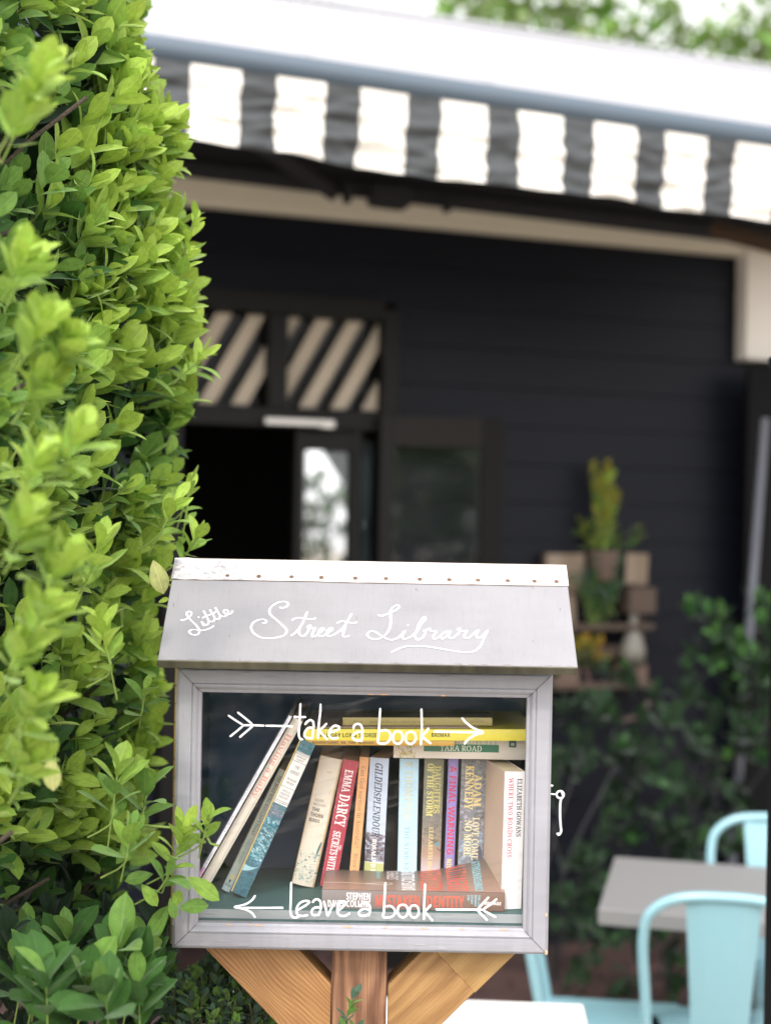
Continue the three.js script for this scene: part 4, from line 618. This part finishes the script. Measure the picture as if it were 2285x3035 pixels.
{ const front = std({ roughness: 0.45, color: lin(0.85, 0.8, 0.75), map: canvasTex(256, 420, (x, w, h) => { x.fillStyle = '#d8c4b4'; x.fillRect(0, 0, w, h); x.fillStyle = '#8c5a3a'; x.beginPath(); x.ellipse(90, 62, 40, 40, 0, 0, 7); x.fill(); x.fillStyle = '#c8a07c'; x.beginPath(); x.ellipse(90, 62, 24, 24, 0, 0, 7); x.fill(); x.fillStyle = '#8f7f74'; const rn = rand(2); for (let i = 0; i < 15; i++) if (i % 5 !== 4) for (let q = 60; q < 200; q += 14) if (rn() > 0.15) x.fillRect(q, 112 + i * 13, 10, 3); }) });
  const o = { t: 0.0272, h: 0.1785, coverA: lin(0.75, 0.7, 0.66), coverB: lin(0.72, 0.64, 0.58), bulge: 0.0008, draw: (x, s, w, h) => { x.fillStyle = '#e9e4e2'; x.fillRect(0, 0, w, h); spineText(x, s, 'ELIZABETH GOWANS', 20.5, 9, 85, 6.6, SERIF, '#2c2a2d', 'bold'); spineText(x, s, 'WHERE TWO ROADS CROSS', 9, 8, 112, 6.6, SERIF, '#a52a38', 'bold'); flatText(x, s, '◆', 15, h / s - 32, 4, 6, SANS, '#3c3a3c'); flatText(x, s, 'BOOKS', 15, h / s - 24, 9, 2.2, SANS, '#b9b2b0'); } };
  const b = book('white paperback lettered Where Two Roads Cross, at the far right of the row', o); b.children[1].material = front; stand(b, o, 1527, 2260, 0.6, 1.897, R(11)); }
// stack lying on the row
function lie(b, o, lx, ly, z, tilt = 0, yaw = 0) { const p = at(lx, ly, z); b.rotation.order = 'YZX'; b.rotation.set(0, yaw, Math.PI / 2 + tilt); b.position.copy(p); const c = Math.cos(Math.PI / 2 + tilt), s = Math.sin(Math.PI / 2 + tilt); b.position.x = p.x + o.h * Math.cos(tilt); b.position.y = p.y + o.t / 2 + o.h * Math.sin(tilt) ; return b; }
// for these, (lx, ly) is the lower left corner of the spine in the photograph
const lay = (label, o, lx, ly, z, tilt) => lie(book(label, o), o, lx, ly, z, tilt);
lay('cream paperback lettered Tara Road lying on top of the row', { t: 0.0365, h: 0.179, coverA: lin(0.5, 0.45, 0.4), draw: (x, s, w, h) => { x.fillStyle = '#cfc4b6'; x.fillRect(0, 0, w, h); blobs(x, w, 0, h * 0.165, ['#8a8a3a', '#a8923c', '#6c7a36', '#b56a50', '#b8a860'], 150, 5, 9); x.fillStyle = '#2f6a4e'; x.fillRect(w * 0.26, h * 0.225, w * 0.28, h * 0.56); spineText(x, s, 'MAEVE BINCHY', 26, 42, 140, 12, SERIF, '#8fae8c'); spineText(x, s, 'TARA ROAD', 14.6, 62, 118, 7.4, SERIF, '#e4dccb'); x.fillStyle = '#41584a'; x.fillRect(w * 0.46, h * 0.86, w * 0.27, h * 0.055); x.fillStyle = '#a9b4a4'; x.fillRect(w * 0.52, h * 0.875, w * 0.1, h * 0.025); } }, 1166, 2246, 1.955, 0);
lay('orange booklet with black letters lying below the yellow book', { t: 0.0062, h: 0.196, d: 0.15, coverA: lin(0.5, 0.3, 0.06), bulge: 0.0005, draw: (x, s, w, h) => { x.fillStyle = '#c99a3e'; x.fillRect(0, 0, w, h); spineText(x, s, 'ADVENTURES  IN  THE  WOODS', 3.4, 8, 90, 3.2, SANS, '#3a2c14', 'bold'); } }, 906, 2208, 1.93, 0.012);
lay('long yellow book lettered All Day Long Stories across the stack', { t: 0.0150, h: 0.30, d: 0.2, hard: true, coverA: lin(0.68, 0.58, 0.06), bulge: 0.001, draw: (x, s, w, h) => { x.fillStyle = '#ecdb4e'; x.fillRect(0, 0, w, h); spineText(x, s, 'ALL DAY LONG STORIES', 7.5, 19, 98, 5.4, SANS, '#2c2a18', 'bold'); spineText(x, s, 'BRIMAX', 7.8, 166, 191, 5, SANS, '#2c2a18', 'bold'); } }, 905, 2195, 1.93, 0.017);
lay('thin brown booklet lying between the yellow book and the tan one', { t: 0.004, h: 0.225, d: 0.15, coverA: lin(0.3, 0.2, 0.15), bulge: 0.0004, draw: (x, s, w, h) => { x.fillStyle = '#94786a'; x.fillRect(0, 0, w, h); x.fillStyle = '#e2cdb4'; x.fillRect(0, 0, w * 0.35, h); } }, 915, 2162, 1.945, 0.017);
lay('faded tan paperback topmost of the stack', { t: 0.0105, h: 0.199, d: 0.06, coverA: lin(0.14, 0.11, 0.05), bulge: 0.0005, draw: (x, s, w, h) => { x.fillStyle = '#b9a765'; x.fillRect(0, 0, w, h); spineText(x, s, 'Milne', 5.2, 14, 26, 4, SANS, '#8a7c4c'); spineText(x, s, 'Kanga and Baby Roo come to the forest', 5.2, 36, 110, 4, SANS, '#84764a'); spineText(x, s, 'METHUEN', 5.4, 170, 188, 3, SANS, '#8f8150'); } }, 1016, 2150, 1.95, 0.017);
{ // the book lying in front, its cover curling up at the far corner
  const o = { t: 0.0242, h: 0.2354, d: 0.1, bulge: 0.001, noTop: true, coverA: lin(0.09, 0.07, 0.06), draw: (x, s, w, h) => { x.fillStyle = '#6d615c'; x.fillRect(0, 0, w, h); const g = x.createLinearGradient(0, 0, 0, h); g.addColorStop(0, 'rgba(120,112,110,1)'); g.addColorStop(1, 'rgba(112,84,70,1)'); x.fillStyle = g; x.fillRect(0, 0, w, h); spineText(x, s, 'STEPHEN', 17, 31, 63, 8.6, SANS, '#ece6e6', 'bold'); spineText(x, s, 'DAVIS-COLLINS', 7.2, 7, 63, 8.6, SANS, '#ece6e6', 'bold'); spineText(x, s, 'MISTAKEN IDENTITY', 12, 68, 183, 15, SANS, '#c9553f', 'bold'); for (const [i, tt] of ['THE', 'STORY', 'OF A', 'LIFE'].entries()) flatText(x, s, '', 0, 0, 1, 1, SANS, '#fff'); x.save(); x.fillStyle = '#7fb6c2'; for (const [i, c] of [[0, 6], [1, 10], [2, 9], [3, 12]]) { x.save(); x.translate(21 * s, (187 + i * 4.6) * s); x.rotate(Math.PI); x.font = `bold ${4 * s}px sans-serif`; x.fillText(['THE', 'STORY', 'BEHIND', 'THE LIE'][i], 0, 0); x.restore(); } x.restore(); spineText(x, s, 'VINTAGE', 10.5, 209, 231, 4, SANS, '#e8e0dc', 'bold'); } };
  const b = book('brown paperback lettered Mistaken Identity lying in front of the row, cover curling', o); b.rotation.order = 'ZYX'; b.rotation.set(0, 0, Math.PI / 2);
  const l = at(954, 2690, 1.884); b.position.set(l.x + o.h, FLOOR + 0.0006 + o.t / 2, -1.884);
  const tex = canvasTex(1024, 440, (x, w, h) => {
    const g = x.createLinearGradient(0, 0, 0, h); g.addColorStop(0, '#5d564f'); g.addColorStop(0.6, '#8a7060'); g.addColorStop(1, '#a08070'); x.fillStyle = g; x.fillRect(0, 0, w, h);
    const col = (text, cx, y, len, size, color) => { x.save(); x.translate(cx, y); x.rotate(-Math.PI / 2); x.font = 'bold 100px sans-serif'; x.fillStyle = color; x.textBaseline = 'middle'; const m = x.measureText(text).width; x.scale(len / m, size / 72); x.fillText(text, 0, 4); x.restore(); };
    col('A NOVEL', 312, 180, 180, 26, '#6fb4c4'); col('STEPHEN', 392, 200, 200, 66, '#ddd4d2'); col('DAVIS-COLLINS', 482, 430, 430, 76, '#e8e0dd'); col('MISTAKEN', 610, 430, 425, 126, '#cf5a43'); col('IDENTITY', 760, 430, 425, 116, '#cf5a43'); col('CONFIDENTIALLY', 880, 425, 410, 46, '#74bccb');
    x.fillStyle = '#2b211c'; for (let i = 0; i < 5; i++) x.fillRect(760 - 44 + (i % 2) * 4, 60 + i * 34, 90 - i * 5, 7);
    x.strokeStyle = '#e6d6c4'; x.lineWidth = 7; x.beginPath(); x.moveTo(0, 285); x.bezierCurveTo(140, 280, 240, 300, 300, 312); x.bezierCurveTo(360, 330, 420, 300, 380, 280); x.bezierCurveTo(340, 262, 300, 290, 240, 300); x.stroke();
    x.fillStyle = '#ddd0c4'; x.fillRect(930, 8, 70, 5);
  });
  // cover sheet in the book's own axes: u along y (top of the book to its foot), v from spine to fore edge; the book lies, so +x is up
  const nu = 40, nv = 16, g = new THREE.PlaneGeometry(1, 1, nu, nv), p = g.attributes.position, uv = g.attributes.uv;
  for (let i = 0; i < p.count; i++) { const u = p.getX(i) + 0.5, v = p.getY(i) + 0.5; const c = Math.pow(clamp((u - 0.45) / 0.55), 2) * Math.pow(v, 1.25); p.setXYZ(i, o.t / 2 + 0.0005 + 0.030 * c, o.h * (1 - u), -0.0008 - v * 0.103); uv.setXY(i, u, v); }
  g.computeVertexNormals(); part('cover', g, std({ map: tex, roughness: 0.38 }), b);
}

// ------------------------------------------------------------------ tables and chairs
function tableAt(name, label, pos, turn, w, d, h, mat, group) {
  const t = thing(name, label, 'table', pos, turn, group);
  part('tabletop', box(w, 0.042, d, 0, h - 0.021, 0, 0.004), mat, t);
  part('pedestal', new THREE.CylinderGeometry(0.035, 0.035, h - 0.08, 16).translate(0, 0.03 + (h - 0.08) / 2, 0), M.ironDark, t);
  part('base_plate', box(0.42, 0.03, 0.42, 0, 0.015, 0, 0.008), M.ironDark, t); part('top_plate', box(0.25, 0.008, 0.25, 0, h - 0.046, 0, 0.002), M.ironDark, t);
  return t;
}
tableAt('cafe_table', 'white tabletop just behind the timber post of the cabinet', [0.015, 0, -2.685], R(-3), 0.78, 0.66, 0.74, M.whiteTop);
{ const a = at(1838, 2560, 4.22), n = at(1782, 2708, 3.65); tableAt('cafe_table', 'grey tabletop between two turquoise metal chairs at the right', [(a.x + n.x) / 2 + 0.34, 0, -3.87], R(-13), 0.72, 0.58, 0.755, M.greyTop); }
function chair(label, pos, turn) {                          // sheet metal cafe chair, facing -z in its own axes, back at +z
  const c = thing('metal_chair', label, 'chair', pos, turn, 'turquoise metal chairs on the terrace');
  const seat = new RoundedBoxGeometry(0.36, 0.022, 0.36, 4, 0.0105); part('seat', seat.translate(0, 0.445, 0), M.cyan, c);
  part('seat_skirt', [box(0.33, 0.04, 0.006, 0, 0.415, 0.166, 0.002), box(0.33, 0.04, 0.006, 0, 0.415, -0.166, 0.002), box(0.006, 0.04, 0.33, 0.166, 0.415, 0, 0.002), box(0.006, 0.04, 0.33, -0.166, 0.415, 0, 0.002)], M.cyan, c);
  part('back_hoop', tube([[-0.165, 0.44, 0.165], [-0.176, 0.6, 0.195], [-0.184, 0.74, 0.222], [-0.172, 0.80, 0.234], [-0.12, 0.84, 0.243], [0, 0.853, 0.247], [0.12, 0.84, 0.243], [0.172, 0.80, 0.234], [0.184, 0.74, 0.222], [0.176, 0.6, 0.195], [0.165, 0.44, 0.165]], 0.0125, 70, 10), M.cyan, c);
  const sp = new THREE.PlaneGeometry(1, 1, 10, 14), p = sp.attributes.position;
  for (let i = 0; i < p.count; i++) { const u = p.getX(i) * 2, v = p.getY(i) + 0.5, y = 0.445 + v * 0.402; p.setXYZ(i, u * lerp(0.062, 0.088, v), y, 0.168 + v * 0.079 + 0.006 * (1 - u * u) * Math.sin(Math.PI * v) + (Math.abs(u) > 0.75 ? -0.004 : 0)); }
  sp.computeVertexNormals(); part('back_splat', sp, M.cyan, c);
  for (const [a, b] of [[-1, -1], [1, -1], [-1, 1], [1, 1]]) part('leg', bar(V(a * 0.155, 0.43, b * 0.155), V(a * 0.2, 0.0, b * 0.205), 0.034, 0.026, 0.006), M.cyan, c);
  part('brace', [bar(V(-0.168, 0.25, -0.17), V(0.168, 0.25, 0.17), 0.008, 0.018), bar(V(0.168, 0.256, -0.17), V(-0.168, 0.256, 0.17), 0.008, 0.018)], M.cyan, c);
  return c;
}
{
  const c1 = at(2108, 2660, 3.41), ch = chair('turquoise metal chair with its back to us in front of the grey table', [c1.x + 0.065, 0, -3.66], R(-8));
  const c2 = place(ch, 'turquoise metal chair on the far side of the grey table'); const q = at(2252, 2420, 4.34); c2.position.set(q.x, 0, -4.10); c2.rotation.y = R(170);
  const c3 = place(ch, 'turquoise metal chair seen low down beyond the white tabletop'); c3.position.set(0.60, 0, -3.71); c3.rotation.y = R(-97);
  const c4 = place(ch, 'turquoise metal chair whose hoop peeks in at the lower right corner'); const s = at(2390, 2960, 2.6); c4.position.set(s.x, 0, -2.42); c4.rotation.y = R(12);
  const c5 = place(ch, 'turquoise metal chair glimpsed through the hedge at the lower left'); const t = at(120, 2960, 2.7); c5.position.set(t.x, 0, -2.45); c5.rotation.y = R(5);
}

// ------------------------------------------------------------------ planter on the wall, shrubs
{
  const p0 = onWall(1.075, 1.06, 0.02), P = thing('pallet_planter', 'weathered pallet planter hung on the black wall with pots and succulents', 'planter', p0.toArray(), R(21));
  const pale = std({ color: lin(0.30, 0.235, 0.18), roughness: 0.85, map: woodMap(4, [0.7, 0.66, 0.6], [1, 1, 1], 4) }), mid = std({ color: lin(0.075, 0.05, 0.036), roughness: 0.85 }), terra = std({ color: lin(0.11, 0.07, 0.052), roughness: 0.8 });
  part('upright', box(0.06, 0.53, 0.03, -0.2, 0.265, 0.02), mid, P); part('upright', box(0.05, 0.53, 0.03, 0.2, 0.265, 0.02), mid, P);
  part('slat', box(0.17, 0.15, 0.016, -0.135, 0.455, 0.045), pale, P).rotation.z = 0.02; part('slat', box(0.10, 0.125, 0.016, 0.16, 0.475, 0.045), pale, P).rotation.z = -0.035; part('slat', box(0.12, 0.16, 0.016, -0.15, 0.29, 0.04), pale, P).rotation.z = 0.015; part('slat', box(0.40, 0.05, 0.014, 0, 0.135, 0.03), mid, P).rotation.z = 0.02;
  part('pocket_box', box(0.12, 0.1, 0.09, 0.17, 0.345, 0.07), mid, P); part('pocket_box', box(0.115, 0.075, 0.09, 0.14, 0.05, 0.07), terra, P); part('pocket_box', box(0.12, 0.07, 0.09, -0.17, 0.05, 0.07), terra, P); part('shelf', box(0.46, 0.02, 0.1, 0, 0.008, 0.06), mid, P); part('shelf', box(0.46, 0.02, 0.1, 0, 0.24, 0.06), mid, P);
  part('pot', new THREE.LatheGeometry([[0.0, 0], [0.045, 0], [0.058, 0.1], [0.062, 0.1], [0.062, 0.115], [0.05, 0.115]].map((q) => new THREE.Vector2(...q)), 20).translate(0.0, 0.425, 0.09), terra, P);
  part('bottle', new THREE.LatheGeometry([[0, 0], [0.05, 0], [0.05, 0.05], [0.034, 0.1], [0.016, 0.13], [0.016, 0.19], [0.02, 0.2], [0, 0.2]].map((q) => new THREE.Vector2(...q)), 18).translate(0.15, 0.10, 0.075), std({ color: lin(0.19, 0.175, 0.145), roughness: 0.5 }), P);
  const rn = rand(77);
  const herb = (name, label, base, n, tones, len, spreadX, rise, cat = 'plant', down = 0) => {
    const h = thing(name, label, cat, base.toArray()), list = [], st = [];
    for (let i = 0; i < n; i++) shoot(list, st, V((rn() - 0.5) * spreadX * 0.5, 0.01 + rn() * rise * 0.8, (rn() - 0.5) * 0.05), V((rn() - 0.5) * 1.3 * (spreadX / rise), 1 - down * 1.6, 0.3 * (rn() - 0.3)), 6, len, rise * (0.25 + 0.3 * rn()), tones, rn);
    plantLeaves(h, list, 0, 'leaf', 'foliage', 1); part('stem', st, M.twigGreen, h); return h;
  };
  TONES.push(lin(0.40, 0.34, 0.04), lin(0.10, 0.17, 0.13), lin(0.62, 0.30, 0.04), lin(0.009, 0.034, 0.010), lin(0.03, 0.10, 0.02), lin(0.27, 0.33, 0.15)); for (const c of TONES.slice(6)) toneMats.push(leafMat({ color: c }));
  herb('potted_plant', 'upright yellow green plant in the top pot of the pallet planter', onWall(1.075, 1.60, 0.11), 34, [6, 6, 1], 0.045, 0.12, 0.27);
  herb('potted_plant', 'low spreading yellowish sprigs on top of the pallet planter', onWall(1.09, 1.60, 0.08), 24, [6, 3], 0.034, 0.46, 0.10);
  herb('succulent', 'blue green trailing succulent in the middle of the pallet planter', onWall(1.055, 1.30, 0.11), 38, [7, 7, 3], 0.05, 0.22, 0.20);
  herb('flowering_plant', 'orange and yellow flowers at the lower left of the pallet planter', onWall(1.0, 1.14, 0.13), 20, [8, 6, 8, 9], 0.034, 0.20, 0.09, 'flowers');
  const hose = thing('garden_hose', 'reddish loop of hose hanging under the pallet planter', 'hose', onWall(1.0, 0.9, 0.1).toArray(), R(21));
  part('loop', tube([[0.0, 0.24, 0.02], [0.03, 0.15, 0.02], [0.08, 0.06, 0.02], [0.16, 0.03, 0.02], [0.25, 0.05, 0.02], [0.29, 0.1, 0.02]], 0.008, 30, 8), std({ color: lin(0.10, 0.055, 0.05), roughness: 0.5 }), hose);
  // shrubs before the wall
  const shrub = (label, blobsAt, tones, seed, n, len) => {
    const r2 = rand(seed), c0 = blobsAt[0], S = thing('leafy_shrub', label, 'shrub', [c0[0], 0, c0[2]]), list = [], st = [];
    for (const [x, y, z, rx, ry] of blobsAt) for (let i = 0; i < n * rx * ry * 12; i++) {
      const a = r2() * 6.28, e = Math.acos(2 * r2() - 1), k = Math.pow(r2(), 0.45), d = V(Math.sin(e) * Math.cos(a), Math.cos(e), Math.sin(e) * Math.sin(a));
      shoot(list, r2() < 0.3 ? st : null, V(x - c0[0] + d.x * rx * k, y + d.y * ry * k, z - c0[2] + d.z * rx * 0.7 * k), d.clone().add(V(0, 0.5, 0.3)), 6, len * (0.8 + 0.4 * r2()), 0.06, tones, r2);
    }
    for (let i = 0; i < 7; i++) st.push(tube([V((r2() - 0.5) * 0.1, 0, 0), V((r2() - 0.5) * 0.3, 0.5, (r2() - 0.5) * 0.2), V((r2() - 0.5) * 0.6, 0.9, (r2() - 0.5) * 0.2)], 0.004, 8, 5));
    plantLeaves(S, list, 0); part('stem', st, M.ironDark, S); return S;
  };
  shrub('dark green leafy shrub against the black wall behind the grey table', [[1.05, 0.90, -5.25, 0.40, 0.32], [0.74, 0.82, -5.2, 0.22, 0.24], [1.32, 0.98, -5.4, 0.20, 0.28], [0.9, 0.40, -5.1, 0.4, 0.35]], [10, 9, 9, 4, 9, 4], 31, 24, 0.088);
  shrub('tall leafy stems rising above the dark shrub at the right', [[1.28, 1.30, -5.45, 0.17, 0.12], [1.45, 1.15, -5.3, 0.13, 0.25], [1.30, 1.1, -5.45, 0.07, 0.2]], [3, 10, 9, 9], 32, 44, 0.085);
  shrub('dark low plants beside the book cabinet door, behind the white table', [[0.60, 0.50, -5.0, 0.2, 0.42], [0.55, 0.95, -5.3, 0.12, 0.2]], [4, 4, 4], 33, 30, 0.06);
  { const a = onWall(2.15, 1.6, -5.5), b = onWall(1.75, 1.3, -5.4), c = onWall(1.62, 1.75, -5.7); shrub('green bush in the back garden seen through the glass of the doorway', [[a.x, a.y, a.z, 0.5, 0.75], [b.x, b.y, b.z, 0.4, 0.6], [c.x, c.y, c.z, 0.28, 0.4]], [2, 3, 9], 35, 26, 0.09); }
  // boxwood by the post
  const boxwood = (label, px, py, z, n, spread) => {
    const p = at(px, py, z), B = thing('boxwood_shrub', label, 'shrub', [p.x, 0, p.z]), list = [], st = [], r3 = rand(px);
    for (let i = 0; i < n; i++) { const a = r3() * 6.28, rr = spread * Math.sqrt(r3()), y = p.y - 0.02 - r3() * 0.10 - rr * rr * 5; shoot(list, st, V(Math.cos(a) * rr, y, Math.sin(a) * rr), V((r3() - 0.5) * 0.9, 1, (r3() - 0.3) * 0.8), 12, 0.019 + 0.005 * r3(), 0.05, [7, 2, 7], r3, 0.1); }
    for (let i = 0; i < 5; i++) st.push(tube([V((r3() - 0.5) * 0.04, 0, 0), V((r3() - 0.5) * 0.05, 0.5, 0), V((r3() - 0.5) * spread, p.y - 0.08, (r3() - 0.5) * spread)], 0.004, 10, 5));
    plantLeaves(B, list, 60); part('stem', st, M.twig, B); return B;
  };
  boxwood('small leaved boxwood before the left brace at the foot of the picture', 668, 2885, 2.02, 170, 0.07);
  boxwood('tips of boxwood before the timber post', 1045, 3018, 1.78, 12, 0.04);
}

// ------------------------------------------------------------------ trees beyond the roof, and greenery across the street that the glass mirrors
function tree(label, x, z, h, cr, seed, tones, n, len) {
  const T = thing('garden_tree', label, 'tree', [x, 0, z]), rn = rand(seed), list = [], limbs = [], tr = [];
  tr.push(tube([[0, 0, 0], [0.05, h * 0.3, 0.03], [-0.04, h * 0.6, 0], [0, h * 0.8, 0]], 0.09, 14, 8));
  for (let k = 0; k < 9; k++) {
    const a = rn() * 6.28, y = h * (0.42 + 0.5 * rn()), r = cr * (0.55 + 0.5 * rn()), c = V(Math.cos(a) * r * 0.6, y, Math.sin(a) * r * 0.6);
    limbs.push(tube([V(0, y - h * 0.2, 0), V(c.x * 0.5, y - h * 0.06, c.z * 0.5), c], 0.03, 8, 6));
    for (let i = 0; i < n; i++) { const d = V(rn() - 0.5, rn() - 0.5, rn() - 0.5).normalize().multiplyScalar(cr * 0.5 * Math.pow(rn(), 0.4)); d.y *= 0.75; addLeaf(list, c.clone().add(d), V(rn() - 0.5, rn() - 0.6, rn() - 0.5), V(rn() - 0.5, 1, rn() - 0.5), len * (0.7 + 0.6 * rn()), tones[Math.floor(rn() * tones.length)], Math.floor(rn() * 4), rn); }
  }
  part('trunk', tr, M.bark, T); part('limb', limbs, M.bark, T); plantLeaves(T, list, 0, 'leaf', 'crown', 1); return T;
}
tree('pale green tree beyond the middle of the roof ridge', 1.5, -13.5, 7.4, 1.5, 41, [11, 2, 11], 330, 0.19);
tree('pale green tree beyond the right end of the roof', 3.55, -14.5, 7.2, 1.4, 42, [11, 2, 11], 330, 0.19);
tree('slim tree between two others beyond the roof', 2.5, -16, 7.6, 1.1, 43, [11, 2], 200, 0.19);
tree('thin crowned tree beyond the left part of the roof ridge', 0.3, -16.5, 8.4, 1.3, 44, [11, 2, 11], 170, 0.19);
tree('leafy street tree mirrored in the door glass', 3.7, 6.5, 3.6, 1.7, 45, [2, 3], 420, 0.16);
tree('second street tree mirrored in the door glass, further right', 5.9, 7.2, 3.9, 1.8, 46, [2, 3], 420, 0.17);
{ // hedge across the street
  const H = thing('street_hedge', 'dark hedge across the street mirrored in the cabinet glass', 'hedge', [0, 0, 5.2]), rn = rand(50), list = [];
  for (let i = 0; i < 5200; i++) addLeaf(list, V((rn() - 0.5) * 9, 0.05 + rn() * 1.35, (rn() - 0.5) * 0.5), V(rn() - 0.5, rn() - 0.2, -rn()), V(rn() - 0.5, rn(), -1), 0.11, rn() < 0.3 ? 3 : 4, Math.floor(rn() * 4), rn);
  plantLeaves(H, list, 0); const st = []; for (let i = -6; i <= 6; i++) st.push(tube([[i * 0.65, 0, 0], [i * 0.65 + 0.05, 0.6, 0.02], [i * 0.65, 1.0, 0]], 0.02, 6, 6)); part('trunk', st, M.bark, H);
}

renderer.render(scene, camera);
